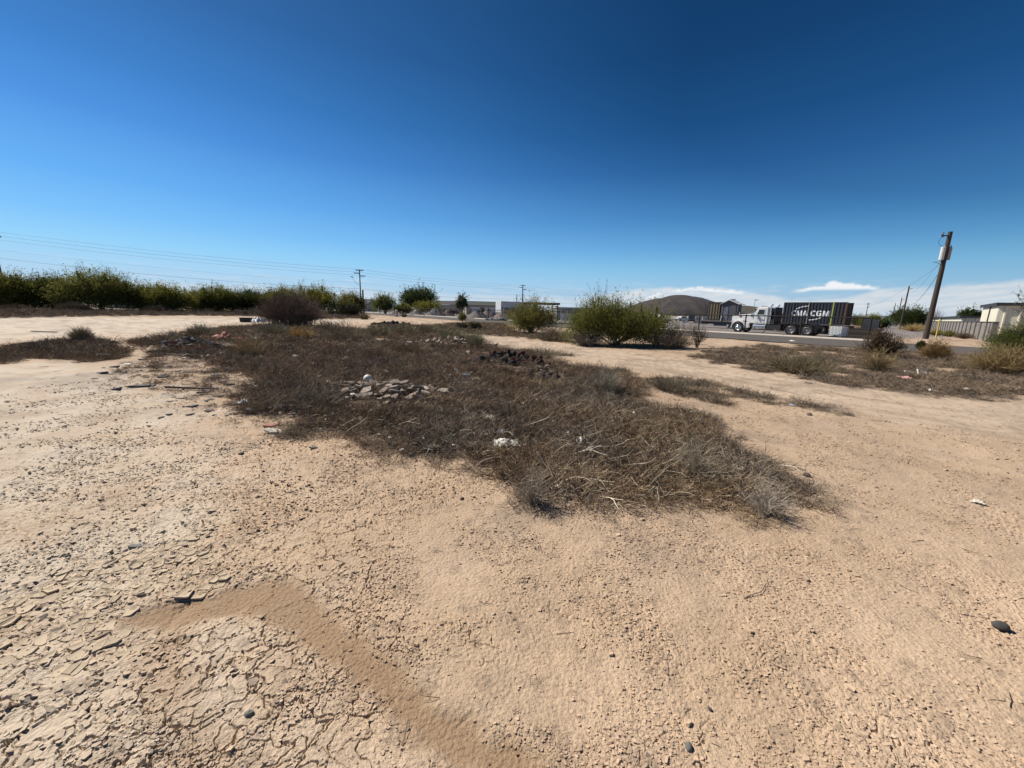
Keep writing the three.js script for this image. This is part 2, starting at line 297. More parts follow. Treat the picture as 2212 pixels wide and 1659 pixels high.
function soilColour(x, z, r, crack, tone, out) {
  const big = fbm(n1, x * 0.11, z * 0.11, 4) + 0.5 * fbm(n2, x * 0.33 + 50, z * 0.33, 3), mid = fbm(n2, x * 0.7, z * 0.7, 4), fine = r < 30 ? fbm(n3, x * 5, z * 5, 3) : 0;
  let R = 0.488, Gn = 0.352, B = 0.231;
  const k = 1 + 0.16 * big + 0.14 * mid + 0.1 * fine + (tone - 0.5) * 0.12;
  R *= k; Gn *= k * (1 + 0.015 * mid); B *= k * (1 + 0.05 * mid);
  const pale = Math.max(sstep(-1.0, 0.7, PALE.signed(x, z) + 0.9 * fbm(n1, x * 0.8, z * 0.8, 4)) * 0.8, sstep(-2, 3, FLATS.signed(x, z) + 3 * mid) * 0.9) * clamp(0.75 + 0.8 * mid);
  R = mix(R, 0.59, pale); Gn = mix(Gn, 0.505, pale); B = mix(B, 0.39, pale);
  const td = trackAt(x, z);
  if (td < 4) {                                                     // wheels have packed the track pale and dragged it into long streaks
    const tr = sstep(2.9, 1.3, td + 0.9 * mid), lane = fbm(n3, td * 3.1, (x + z) * 0.1, 4), grit = sstep(0.05, 0.4, lane + 0.4 * fine);
    R = mix(R, mix(0.56, 0.4, grit), tr * 0.75); Gn = mix(Gn, mix(0.435, 0.3, grit), tr * 0.75); B = mix(B, mix(0.315, 0.205, grit), tr * 0.75);
  }
  if (r > 5) {                                                     // dark litter streaks and old tyre marks on the flats
    const s = clamp(sstep(0.06, 0.42, fbm(n3, x * 0.35 + z * 0.1, z * 0.35 - x * 0.12, 5)) * 0.75 + sstep(0.1, 0.4, fbm(n1, x * 1.1, z * 1.1 + 30, 4)) * 0.5) * sstep(5, 12, r) * 0.7;
    R *= 1 - 0.45 * s; Gn *= 1 - 0.46 * s; B *= 1 - 0.46 * s;
  }
  const w = washAt(x, z), ws = clamp(w[0] + w[1]);
  R = mix(R, 0.29, ws * 0.85); Gn = mix(Gn, 0.183, ws * 0.85); B = mix(B, 0.1, ws * 0.85);
  const c = weedCover(x, z), rim = Math.max(sstep(-1.5, 0.1, MAIN_WEEDS.signed(x, z)), sstep(-1.2, 0.3, SLATE_FIELD.signed(x, z)) * 0.9), litter = Math.max(sstep(0.1, 0.75, c + 0.45 * mid + 0.25 * fine), rim * sstep(0.05, 0.4, mid + 0.6 * fine) * 0.6);                     // rotted stems and leaf crumbs, plus shade under the weeds painted into the soil
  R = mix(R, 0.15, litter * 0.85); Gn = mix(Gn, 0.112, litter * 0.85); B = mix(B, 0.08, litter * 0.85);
  if (r < 14) { const l = sstep(0.28, 0.55, fbm(n1, x * 3.1 + 20, z * 3.1, 4) + 0.12 * fine) * 0.4 * (1 - ws); R = mix(R, 0.22, l); Gn = mix(Gn, 0.16, l); B = mix(B, 0.11, l); }   // crumbs of dead leaf
  const s = streetS(x, z);
  if (s > 0.4 && r < 420) { const y = 0.9 + 0.25 * mid + 0.1 * big, t = streetT(x, z) - s * 0.12, yard = sstep(0.2, 1.2, s) * (1 - sstep(11, 14, t)); R = mix(R, 0.25 * y, yard); Gn = mix(Gn, 0.215 * y, yard); B = mix(B, 0.195 * y, yard); }   // the yard's grey-pink gravel
  if (r > 260) { const f = sstep(260, 900, r); R = mix(R, 0.2, f); Gn = mix(Gn, 0.19, f); B = mix(B, 0.12, f); }                       // far scrub
  out[0] = clamp(R, 0.03, 0.62); out[1] = clamp(Gn, 0.025, 0.52); out[2] = clamp(B, 0.02, 0.4);
}

{
  // one sheet, fine near the viewer and coarser with distance, out to the horizon
  const FRONT = 66 * Math.PI / 180, around = (n) => { const a = []; for (let i = 0; i <= n; i++) a.push(-FRONT + 2 * FRONT * i / n); for (let i = 1; i < 72; i++) a.push(FRONT + (2 * Math.PI - 2 * FRONT) * i / 72); return a; };
  const nearR = [0.05, 0.3, 0.55, 0.75], farR = [], SPLIT = 15;
  let e = 62;
  for (; e > SPLIT; e -= 0.074) nearR.push(1.7 / Math.tan(e * Math.PI / 180));
  farR.push(nearR[nearR.length - 1] * 0.985);
  for (; e > 0.6; e -= 0.1) farR.push(1.7 / Math.tan(e * Math.PI / 180));
  for (const r of [175, 190, 210, 240, 280, 340, 420, 560, 800, 1200, 2000, 3500, 6000, 9000]) farR.push(r);
  const bands = [[around(1360), nearR, 0], [around(700), farR, 0.008]], total = bands.reduce((n, [a, r]) => n + a.length * r.length, 0), faces = bands.reduce((n, [a, r]) => n + a.length * (r.length - 1) * 6, 0);
  const pos = new Float32Array(total * 3), cl = new Float32Array(total * 3), uv = new Float32Array(total * 2), idx = new Uint32Array(faces), c = [0, 0, 0];
  let base = 0, k = 0;
  for (const [angles, radii, tuck] of bands) {
    const NC = angles.length, NR = radii.length;
    for (let j = 0; j < NR; j++) for (let i = 0; i < NC; i++) {
      const r = radii[j], x = Math.sin(angles[i]) * r, z = -Math.cos(angles[i]) * r, o = base + j * NC + i, f = relief(x, z, r);
      const under = sstep(1.0, -0.3, streetS(x, z)) * sstep(-ROAD_W - 0.8, -ROAD_W + 0.3, streetS(x, z)) * 0.05;   // made ground under the street
      pos[o * 3] = x; pos[o * 3 + 1] = swell(x, z) + f[0] - under - (j === 0 ? tuck : 0); pos[o * 3 + 2] = z;
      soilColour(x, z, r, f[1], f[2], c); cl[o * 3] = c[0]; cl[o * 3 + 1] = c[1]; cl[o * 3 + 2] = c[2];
      uv[o * 2] = x; uv[o * 2 + 1] = z;
    }
    for (let j = 0; j < NR - 1; j++) for (let i = 0; i < NC; i++) { const a = base + j * NC + i, b = base + j * NC + (i + 1) % NC, d = a + NC, q = b + NC; idx[k++] = a; idx[k++] = d; idx[k++] = b; idx[k++] = b; idx[k++] = d; idx[k++] = q; }
    base += NC * NR;
  }
  const g = new THREE.BufferGeometry();
  g.setAttribute('position', new THREE.BufferAttribute(pos, 3)); g.setAttribute('color', new THREE.BufferAttribute(cl, 3)); g.setAttribute('uv', new THREE.BufferAttribute(uv, 2));
  g.setIndex(new THREE.BufferAttribute(idx, 1)); g.computeVertexNormals();
  if (g.attributes.normal.getY(Math.floor(total / 2)) < 0) { for (let i = 0; i < idx.length; i += 3) { const t = idx[i]; idx[i] = idx[i + 1]; idx[i + 1] = t; } g.computeVertexNormals(); }
  const grain = noiseTexture(512, (u, v) => 0.5 + 0.55 * tiled(n1, u, v, 26, 4) + 0.2 * tiled(n2, u, v, 90, 2));
  grain.repeat.set(1.1, 1.1);
  const tint = noiseTexture(512, (u, v) => { const a = 0.97 + 0.3 * tiled(n3, u, v, 60, 4), b = sstep(0.42, 0.6, tiled(n2, u, v, 90, 3)) * 0.35; return [a - b, a - b * 1.05, a - b * 1.08]; });
  tint.repeat.set(0.61, 0.61);
  const m = new THREE.MeshStandardMaterial({ vertexColors: true, roughness: 0.92, metalness: 0, map: tint, bumpMap: grain, bumpScale: 0.007 });
  structure('ground', g, m, 'bare cracked desert soil of the vacant lot', 'ground');
}
const ground = scene.getObjectByName('ground');

// ---------------------------------------------------------------- the street and its far kerb
{
  const strip = (s0, s1, y, seg, wob = 0) => {                          // a level sheet along the street
    const t0 = -420, t1 = 60, n = seg, p = [], uv = [], ix = [];
    for (let i = 0; i <= n; i++) { const t = mix(t0, t1, i / n); for (const [q, s] of [[0, s0], [1, s1]]) { const [x, z] = onStreet(t, s + (q === 0 ? wob * fbm(n1, t * 0.6, 3, 3) : 0)); p.push(x, y, z); uv.push(x, z); } }
    for (let i = 0; i < n; i++) { const a = i * 2; ix.push(a, a + 1, a + 2, a + 1, a + 3, a + 2); }
    const g = new THREE.BufferGeometry(); g.setAttribute('position', new THREE.Float32BufferAttribute(p, 3)); g.setAttribute('uv', new THREE.Float32BufferAttribute(uv, 2)); g.setIndex(ix); g.computeVertexNormals(); return g;
  };
  const speck = noiseTexture(512, (u, v) => { const a = 0.78 + 0.35 * tiled(n1, u, v, 9, 5) + 0.25 * tiled(n2, u, v, 70, 2); return [a, a * 0.985, a * 0.96]; });
  speck.repeat.set(0.21, 0.21);
  structure('street', strip(-ROAD_W, -0.45, 0.012, 400, 0.9), mat(0.125, 0.108, 0.094, 1, { map: speck }), 'worn grey asphalt street crossing behind the lot', 'street');
  const kerb = thing('kerb', 'pale concrete kerb along the far side of the street', 'kerb'); kerb.userData.kind = 'structure';
  const km = mat(0.47, 0.41, 0.345, 0.9);
  for (let t = -260; t < 11; t += 3) {                                   // cast in lengths
    const [x, z] = onStreet(t + 1.5, 0), turn = Math.atan2(ALONG[0], ALONG[1]) + Math.PI / 2;
    const o = part('kerb_stone', KERB_GEO ??= prism([[-0.45, -0.1], [0.45, -0.1], [0.45, 0.13], [0.32, 0.13], [0.25, 0.1], [0.2, 0.03], [-0.45, 0.015]].map(([a, b]) => [-a, b]), 2.98, 0.008), km, kerb);
    o.position.set(x, 0.0, z); o.rotation.y = turn + Math.PI / 2;
  }
}

// ---------------------------------------------------------------- plants: stems and leaves gathered face by face
class Acc {
  constructor() { this.p = []; this.c = []; }
  tri(a, b, c, k) { this.p.push(a[0], a[1], a[2], b[0], b[1], b[2], c[0], c[1], c[2]); for (let i = 0; i < 3; i++) this.c.push(k[0], k[1], k[2]); }
  twig(pts, r0, r1, k) {                                             // a three-sided tapering stem through pts
    let prev = null; const n = pts.length;
    for (let i = 0; i < n; i++) {
      const a = pts[Math.max(0, i - 1)], b = pts[Math.min(n - 1, i + 1)];
      let dx = b[0] - a[0], dy = b[1] - a[1], dz = b[2] - a[2]; const L = Math.hypot(dx, dy, dz) || 1; dx /= L; dy /= L; dz /= L;
      let ux = -dz, uy = 0, uz = dx; let l = Math.hypot(ux, uz); if (l < 0.05) { ux = 1; uz = 0; l = 1; } ux /= l; uz /= l;
      const vx = dy * uz - dz * uy, vy = dz * ux - dx * uz, vz = dx * uy - dy * ux, r = mix(r0, r1, i / (n - 1)), ring = [];
      for (let s = 0; s < 3; s++) { const t = s * 2.094, ca = Math.cos(t) * r, sa = Math.sin(t) * r, q = pts[i]; ring.push([q[0] + ux * ca + vx * sa, q[1] + uy * ca + vy * sa, q[2] + uz * ca + vz * sa]); }
      if (prev) for (let s = 0; s < 3; s++) { const t = (s + 1) % 3; this.tri(prev[s], prev[t], ring[s], k); this.tri(prev[t], ring[t], ring[s], k); }
      prev = ring;
    }
  }
  leaf(p, d, len, w, k) {                                             // a small folded blade at p along d
    const ux = -d[2], uz = d[0], l = Math.hypot(ux, uz) || 1, ax = ux / l * w, az = uz / l * w, m = [p[0] + d[0] * len * 0.45, p[1] + d[1] * len * 0.45, p[2] + d[2] * len * 0.45], e = [p[0] + d[0] * len, p[1] + d[1] * len, p[2] + d[2] * len];
    const a = [m[0] + ax, m[1] + w * 0.5, m[2] + az], b = [m[0] - ax, m[1] + w * 0.35, m[2] - az];
    if (this.single) { this.tri(b, a, e, k); return; }
    this.tri(p, a, e, k); this.tri(p, e, b, k);
  }
  build() {
    const g = new THREE.BufferGeometry(); g.setAttribute('position', new THREE.Float32BufferAttribute(this.p, 3)); g.setAttribute('color', new THREE.Float32BufferAttribute(this.c, 3));
    g.computeVertexNormals(); return g;
  }
}
const stemMat = new THREE.MeshStandardMaterial({ vertexColors: true, roughness: 1, side: THREE.DoubleSide });
const leafMat = new THREE.MeshPhysicalMaterial({ vertexColors: true, roughness: 1, specularIntensity: 0.15, side: THREE.DoubleSide, transmission: 0.4, thickness: 0 });
const tone = (k, s) => [k[0] * s, k[1] * s, k[2] * s];
const dirOf = (az, el) => [Math.sin(az) * Math.cos(el), Math.sin(el), Math.cos(az) * Math.cos(el)];
const along = (p, d, t) => [p[0] + d[0] * t, p[1] + d[1] * t, p[2] + d[2] * t];
const unit = (d) => { const l = Math.hypot(...d) || 1; return [d[0] / l, d[1] / l, d[2] / l]; };
function arc(p, d, len, bend, n, R) {                                  // points of a wandering stem
  const out = [p]; let q = p, e = d;
  for (let i = 1; i <= n; i++) { e = unit([e[0] + (R() - 0.5) * bend, e[1] + (R() - 0.5) * bend, e[2] + (R() - 0.5) * bend]); q = along(q, e, len / n); out.push(q); }
  return [out, e];
}
// A desert shrub or tree of width w, height h: many stems from the base, forked, with feathery leaves in clumps
function grow(seed, { w, h, d = w * 0.8, stems = 14, forks = 4, leaves = 3000, leafLen = 0.2, leafW = 0.05, green, wood, bare = 0, low = 0.05, feather = 0.2, stemR = 0.05, twigR = 0.012, dome = 0.75, spread = 1.25, lean = [0, 0], rise = 0.62, single = false }) {
  const R = rng(seed), S = new Acc(), L = new Acc(), tips = [], lobes = []; L.single = single;
  const nl = Math.round(12 + w * 1.8);
  for (let i = 0; i < nl; i++) {                                        // the clumps that make up the crown
    const a = R() * 6.283, q = Math.sqrt(R()), r = (0.17 + 0.14 * R()) * Math.min(w, h * 1.6) * 0.85, x = Math.sin(a) * q * Math.max(0.05, w / 2 - r * 0.75), z = Math.cos(a) * q * Math.max(0.05, d / 2 - r * 0.75);
    const top = h * (1 - (1 - dome) * 1.7 * q * q) * (0.86 + 0.14 * R()), y = mix(h * low + r * 0.75, Math.max(h * low + r * 0.8, top - r), Math.pow(R(), rise));
    lobes.push([x + lean[0] * y, y, z + lean[1] * y, r, 0.72 + 0.5 * R()]);
  }
  for (let i = 0; i < stems; i++) {
    const a = R() * 6.283, b = [Math.sin(a) * 0.05 * w * R(), 0, Math.cos(a) * 0.05 * w * R()], lb = lobes[Math.floor(R() * lobes.length)], to = unit([lb[0] - b[0], (lb[1] + 0.3 * lb[3]) * spread, lb[2] - b[2]]), len = Math.hypot(lb[0], lb[1], lb[2]) * (0.85 + 0.25 * R()), k = tone(wood, 0.7 + 0.6 * R());
    const [p, e] = arc(b, to, len, 0.28, 5, R); S.twig(p, stemR * (0.6 + 0.6 * R()), stemR * 0.25, k);
    for (let f = 0; f < forks; f++) {
      const o = p[2 + Math.floor(R() * 4)], dd = unit([e[0] + (R() - 0.5) * 1.7, e[1] * 0.6 + (R() - 0.25) * 1.2, e[2] + (R() - 0.5) * 1.7]), [p2, e2] = arc(o, dd, len * (0.2 + 0.3 * R()), 0.5, 3, R);
      S.twig(p2, stemR * 0.25, twigR * 0.7, k); tips.push([p2[3], e2]);
      for (let s = 0; s < 2; s++) { const d3 = unit([e2[0] + (R() - 0.5) * 1.5, e2[1] + (R() - 0.3) * 1.3, e2[2] + (R() - 0.5) * 1.5]), [p3, e3] = arc(p2[1 + s], d3, len * (0.1 + 0.2 * R()), 0.6, 2, R); S.twig(p3, twigR, twigR * 0.4, k); tips.push([p3[2], e3]); }
    }
  }
  const nf = Math.round(feather * 60 * Math.sqrt(w));                      // long shoots that break the outline
  for (let i = 0; i < nf; i++) {
    const lb = lobes[Math.floor(R() * lobes.length)], a = R() * 6.283, el = 0.2 + 1.3 * R(), dd = dirOf(a, el), o = along([lb[0], lb[1], lb[2]], dd, lb[3] * 0.6), len = (0.12 + 0.16 * R()) * h + lb[3] * 0.35;
    const [p, e] = arc(o, unit([dd[0], dd[1] + 0.3, dd[2]]), len, 0.45, 4, R); S.twig(p, twigR * 0.9, twigR * 0.35, tone(wood, 0.8 + 0.5 * R())); 
    if (R() > bare) for (let s = 0; s < 14; s++) { const q = p[1 + Math.floor(R() * 4)]; L.leaf([q[0] + (R() - 0.5) * leafLen * 1.2, q[1] + (R() - 0.5) * leafLen * 1.2, q[2] + (R() - 0.5) * leafLen * 1.2], unit([e[0] + (R() - 0.5) * 2.4, e[1] + (R() - 0.5) * 2, e[2] + (R() - 0.5) * 2.4]), leafLen * (0.5 + 0.5 * R()), leafW * (0.6 + 0.5 * R()), tone(green, 0.8 + 0.6 * R())); }
  }
  for (let i = 0; i < leaves; i++) {
    const lb = lobes[Math.floor(R() * lobes.length)], dd = dirOf(R() * 6.283, Math.asin(clamp(2 * R() - 0.85, -1, 1))), q = Math.pow(R(), 0.4), bump = 1 + 0.25 * n3(dd[0] * 2.3 + lb[0] * 3, dd[2] * 2.3 + dd[1] * 2 + lb[2] * 3);
    const p = [lb[0] + dd[0] * lb[3] * q * bump, lb[1] + dd[1] * lb[3] * q * bump * 0.9, lb[2] + dd[2] * lb[3] * q * bump];
    if (p[1] < h * low * 0.5 + 0.03) continue;
    L.leaf(p, unit([dd[0] + (R() - 0.5) * 2, dd[1] + (R() - 0.2) * 1.6, dd[2] + (R() - 0.5) * 2]), leafLen * (0.55 + 0.8 * R()), leafW * (0.6 + 0.7 * R()), tone([green[0] * (1 + 0.25 * (R() - 0.5)), green[1], green[2]], lb[4] * (0.7 + 0.6 * R())));
  }
  for (const [p, e] of tips) if (R() > bare) for (let s = 0; s < 5; s++) L.leaf([p[0] + (R() - 0.5) * leafLen, p[1] + (R() - 0.5) * leafLen, p[2] + (R() - 0.5) * leafLen], unit([e[0] + (R() - 0.5) * 2, e[1] + (R() - 0.5) * 2, e[2] + (R() - 0.5) * 2]), leafLen * (0.5 + 0.6 * R()), leafW, tone(green, 0.7 + 0.6 * R()));
  return [S, L];
}
// A dry tuft: many thin stems fanning out of one root, forked towards their tips
function tuftOf(seed, { w, h, n = 90, r = 0.003, forks = 3, k, k2 = k, foot = 0.12 }) {
  const R = rng(seed), A = new Acc();
  for (let i = 0; i < n; i++) {
    const a = R() * 6.283, q = Math.pow(R(), 0.6), tip = [Math.sin(a) * q * w / 2, h * (0.35 + 0.65 * R()) * (1 - 0.62 * q * q), Math.cos(a) * q * w / 2], c = tone(R() < 0.3 ? k2 : k, 0.6 + 0.8 * R()), fa = R() * 6.283, fr = Math.sqrt(R()) * w * foot / 2, o = foot > 0.3 ? [Math.sin(a + (R() - 0.5)) * fr, 0, Math.cos(a + (R() - 0.5)) * fr] : [Math.sin(fa) * fr, 0, Math.cos(fa) * fr], pts = [o];
    for (let s = 1; s <= 4; s++) { const t = s / 4, j = 0.05 * w; pts.push([mix(o[0], tip[0], t * (0.55 + 0.45 * t)) + (R() - 0.5) * j, tip[1] * t * (1.35 - 0.35 * t) + (R() - 0.5) * j * 0.6, mix(o[2], tip[2], t * (0.55 + 0.45 * t)) + (R() - 0.5) * j]); pts[s][1] = Math.max(0.004, pts[s][1]); }
    A.twig(pts, r * (0.8 + 0.6 * R()), r * 0.45, c);
    for (let f = 0; f < forks; f++) { const b = pts[2 + Math.floor(R() * 3)], L = (0.12 + 0.2 * R()) * Math.hypot(w / 2, h), d = unit([tip[0] / w + (R() - 0.5) * 1.2, 0.3 + (R() - 0.3) * 0.9, tip[2] / w + (R() - 0.5) * 1.2]), [p2] = arc(b, d, L, 0.6, 2, R); for (const t of p2) t[1] = Math.max(0.004, t[1]); A.twig(p2, r * 0.6, r * 0.35, c); }
  }
  return A.build();
}
function plant(name, label, category, pos, seed, o, group) {
  const t = thing(name, label, category, pos, 0, group), [S, L] = grow(seed, o), tree = category === 'tree';
  part(tree ? 'trunk' : 'stems', S.build(), stemMat, t);
  if (L.p.length) part(tree ? 'crown' : 'foliage', L.build(), o.dead ? stemMat : leafMat, t);
  return t;
}
const wide = (u0, u1, dist) => { const a = (((u0 + u1) / 2) - 1106) / SURVEY_F; return (u1 - u0) / SURVEY_F * dist / Math.sqrt(1 + a * a * 0.85); };   // real width of what spans u0..u1 at that distance
function spot(u, v) { const [x, z] = G(u, v); return [x, H(x, z), z]; }
function standing(u, dist) { const p = at(u, 700, dist); return [p[0], 0, p[2]]; }
const tallTo = (u, v, dist) => at(u, v, dist)[1];

const OLIVE = [0.18, 0.185, 0.042], DARKGREEN = [0.075, 0.105, 0.034], PALO = [0.215, 0.21, 0.045], GREYGREEN = [0.18, 0.175, 0.075], BARK = [0.075, 0.06, 0.045], GREYWOOD = [0.2, 0.17, 0.14], DEADBROWN = [0.105, 0.078, 0.058], STRAW = [0.3, 0.205, 0.085];
{
  // the mesquite row on the far left, then the trees behind the fence
  const row = [
    ['broad leftmost mesquite tree of the row, partly cut by the edge of the picture', -40, 110, 588, 66, OLIVE, 0.7],
    ['second mesquite of the row, low dark skirt, next to the tallest one', 60, 190, 592, 70, [0.085, 0.105, 0.026], 0.6],
    ['tallest mesquite of the row, with a visible single trunk', 142, 300, 579, 68, OLIVE, 0.8],
    ['yellowish mesquite just right of the tallest one', 290, 430, 610, 72, PALO, 0.7],
    ['low olive mesquite in the middle of the row', 418, 520, 616, 79, OLIVE, 0.6],
    ['narrow mesquite standing behind the dead brown bush', 505, 600, 620, 83, [0.085, 0.105, 0.028], 0.6],
    ['wide mesquite at the right end of the row, with feathery top', 588, 738, 615, 81, PALO, 0.9],
    ['small grey-green mesquite beside the cross-armed power pole', 738, 784, 628, 95, GREYGREEN, 0.9],
  ];
  row.forEach(([label, u0, u1, v, dist, green, f], i) => {
    const u = (u0 + u1) / 2, h = tallTo(u, v, dist), w = wide(u0, u1, dist) * 1.5;
    plant('mesquite_tree', label, 'tree', standing(u, dist), 100 + i * 7, { w, h: h * 1.02, d: Math.min(w * 0.7, 9), stems: 16, forks: 4, leaves: Math.round(14000 + w * 1500), leafLen: 0.42, leafW: 0.11, dome: 0.9, rise: 0.95, single: true, green, wood: BARK, low: 0.0, feather: f * 2.2, stemR: 0.09, twigR: 0.022 }, 'mesquite trees along the far left side of the lot');
  });
  plant('background_tree', 'small dark green tree peeking over the far left end of the mesquites', 'tree', standing(20, 95), 171, { w: 5.5, h: tallTo(20, 586, 95), leaves: 3500, leafLen: 0.35, leafW: 0.09, green: DARKGREEN, wood: BARK, stemR: 0.1, twigR: 0.02 });
  plant('yellow_bush', 'yellowish bush left of the big round dark tree', 'bush', standing(833, 122), 172, { w: wide(800, 866, 122), h: tallTo(833, 632, 122), leaves: 6000, leafLen: 0.45, leafW: 0.1, green: [0.15, 0.16, 0.04], wood: GREYWOOD, feather: 1, stemR: 0.08, twigR: 0.025 });
  plant('round_tree', 'big round dark green tree behind the fence', 'tree', standing(906, 140), 173, { w: wide(862, 950, 140), h: tallTo(906, 613, 140), leaves: 15000, leafLen: 0.55, leafW: 0.14, green: DARKGREEN, wood: BARK, low: 0.05, feather: 0.35, stemR: 0.2, twigR: 0.03, dome: 0.9 });
  plant('small_tree', 'small upright grey-green tree between the two house roofs', 'tree', standing(998, 132), 174, { w: wide(984, 1013, 132), h: tallTo(998, 634, 132), leaves: 3500, leafLen: 0.45, leafW: 0.12, green: [0.1, 0.12, 0.06], wood: BARK, low: 0.2, feather: 0.3, stemR: 0.12, twigR: 0.03 });
  plant('thin_tree', 'thin half-bare tree in front of the dark-roofed house', 'tree', standing(1041, 118), 175, { w: 1.8, h: 3.6, leaves: 500, leafLen: 0.3, leafW: 0.08, green: [0.12, 0.1, 0.05], wood: DEADBROWN, bare: 0.5, stemR: 0.06, twigR: 0.03 });
  [['low brown scrub at the foot of the leftmost mesquite', 40, 18, 64, 659, 61], ['brown scrub between the second and the tallest mesquite', 168, 142, 196, 653, 62], ['dull brown scrub under the yellowish mesquite', 345, 322, 366, 661, 67], ['small brown scrub under the wide end mesquite', 612, 596, 628, 664, 70]].forEach(([label, u, u0, u1, v, dist], i) => solo('brown_scrub', tuftOf(440 + i, { w: wide(u0, u1, dist) * 1.4, h: Math.max(0.8, tallTo(u, v, dist)), n: 260, r: 0.024, forks: 6, k: [0.15, 0.115, 0.07], k2: [0.2, 0.165, 0.09], foot: 0.7 }), stemMat, label, 'bush', standing(u, dist)));
  const low = [['green bush under the big round tree', 925, 880, 955, 648, 125, PALO], ['low green scrub seen through the fence next to the gravel', 870, 850, 895, 655, 126, OLIVE]];
  low.forEach(([label, u, u0, u1, v, dist, green], i) => plant('scrub_bush', label, 'bush', standing(u, dist), 180 + i, { w: wide(u0, u1, dist), h: Math.max(1.6, tallTo(u, v, dist)), leaves: 3500, leafLen: 0.45, leafW: 0.1, green, wood: BARK, feather: 0.5, stemR: 0.06, twigR: 0.02 }));
  // bushes out on the lot
  const bush = (name, label, u0, u1, vTop, vBase, seed, o) => { const u = (u0 + u1) / 2, p = spot(u, vBase), dist = -p[2]; return plant(name, label, 'bush', p, seed, { w: wide(u0, u1, dist), h: tallTo(u, vTop, dist) - p[1], ...o }); };
  bush('dark_bush', 'brown-green bush at the end of the mesquite row by the street', 724, 786, 653, 685, 191, { stems: 40, forks: 6, leaves: 3000, leafLen: 0.22, leafW: 0.04, green: [0.075, 0.062, 0.03], wood: DEADBROWN, dead: true, feather: 0.9, stemR: 0.04, twigR: 0.018, low: 0.02 });
  bush('palo_verde_bush', 'grey-green bush with airy top in front of the white trailer', 1082, 1212, 633, 720, 192, { stems: 30, forks: 6, leaves: 17000, leafLen: 0.14, leafW: 0.03, green: [0.21, 0.195, 0.055], rise: 0.95, wood: GREYWOOD, feather: 2.6, stemR: 0.035, twigR: 0.011, bare: 0.25, low: 0.02, dome: 0.62 });
  bush('large_green_bush', 'biggest green bush on the lot, left of the dark hill', 1192, 1466, 622, 745, 193, { stems: 46, forks: 7, leaves: 52000, leafLen: 0.1, leafW: 0.02, green: [0.17, 0.175, 0.04], wood: GREYWOOD, feather: 2.0, stemR: 0.03, twigR: 0.007, low: 0.0, dome: 0.76, d: 4.6, rise: 1.05 });
  bush('creosote_bush', 'green bush hanging over the block wall at the right edge', 2106, 2290, 688, 772, 194, { stems: 30, forks: 6, leaves: 20000, leafLen: 0.1, leafW: 0.02, green: [0.14, 0.155, 0.042], wood: GREYWOOD, feather: 2.2, stemR: 0.03, twigR: 0.009, low: 0.05, dome: 0.65 });
  plant('leafy_shoot_tree', 'tall thin leafy branches rising over the roof of the metal building', 'tree', spot(2222, 772), 195, { w: 1.9, h: 4.6, stems: 9, forks: 5, leaves: 500, leafLen: 0.1, leafW: 0.025, green: [0.09, 0.11, 0.04], wood: BARK, feather: 1.2, stemR: 0.025, twigR: 0.01, bare: 0.1 });
  bush('red_brown_bush', 'dark reddish dry bush at the roadside, near the white tote', 1840, 1968, 712, 774, 196, { stems: 44, forks: 7, leaves: 1800, leafLen: 0.1, leafW: 0.014, green: [0.11, 0.07, 0.03], wood: [0.085, 0.06, 0.045], dead: true, feather: 1.6, stemR: 0.016, twigR: 0.007, low: 0.02, bare: 0.2 });
  bush('small_dark_bush', 'small dark green bush against the rusty round one', 1974, 1996, 736, 757, 199, { stems: 14, forks: 4, leaves: 700, leafLen: 0.14, leafW: 0.03, green: [0.07, 0.085, 0.03], wood: BARK, feather: 0.6, stemR: 0.012, twigR: 0.007 });
  bush('bare_shrub', 'leafless shrub just right of the biggest green bush', 1428, 1500, 690, 741, 202, { stems: 26, forks: 6, leaves: 250, leafLen: 0.07, leafW: 0.012, green: DEADBROWN, wood: [0.15, 0.115, 0.085], dead: true, bare: 0.6, feather: 1.4, stemR: 0.016, twigR: 0.007, spread: 1.5 });
  bush('bare_shrub', 'fan-shaped leafless shrub standing alone before the truck', 1474, 1536, 694, 751, 203, { stems: 26, forks: 6, leaves: 250, leafLen: 0.06, leafW: 0.012, green: DEADBROWN, wood: [0.17, 0.13, 0.095], dead: true, bare: 0.6, feather: 1.4, stemR: 0.013, twigR: 0.006, spread: 1.6 });
  bush('small_bare_shrub', 'small leafless shrub beyond the track, among dead weeds', 1754, 1790, 764, 800, 206, { stems: 16, forks: 6, leaves: 100, leafLen: 0.06, leafW: 0.01, green: DEADBROWN, wood: [0.1, 0.075, 0.058], dead: true, bare: 0.7, feather: 1.2, stemR: 0.011, twigR: 0.005, spread: 1.5 });
  bush('roadside_green_tuft', 'small yellow-green bush at the near edge of the street', 985, 1010, 675, 694, 207, { stems: 16, forks: 4, leaves: 1200, leafLen: 0.22, leafW: 0.04, green: [0.17, 0.17, 0.06], wood: GREYWOOD, feather: 0.7, stemR: 0.02, twigR: 0.012 });
  bush('grey_green_tuft', 'grey-green tuft between the track and the street', 1010, 1042, 695, 713, 208, { stems: 40, forks: 5, leaves: 1500, leafLen: 0.16, leafW: 0.014, green: [0.16, 0.145, 0.075], wood: [0.17, 0.14, 0.09], dead: true, feather: 1, stemR: 0.01, twigR: 0.008 });
  bush('grey_green_tuft', 'duller tuft close left of the grey-green one', 984, 1012, 697, 711, 209, { stems: 36, forks: 5, leaves: 1000, leafLen: 0.16, leafW: 0.012, green: [0.14, 0.12, 0.075], wood: [0.14, 0.11, 0.08], dead: true, feather: 1, stemR: 0.01, twigR: 0.008 });
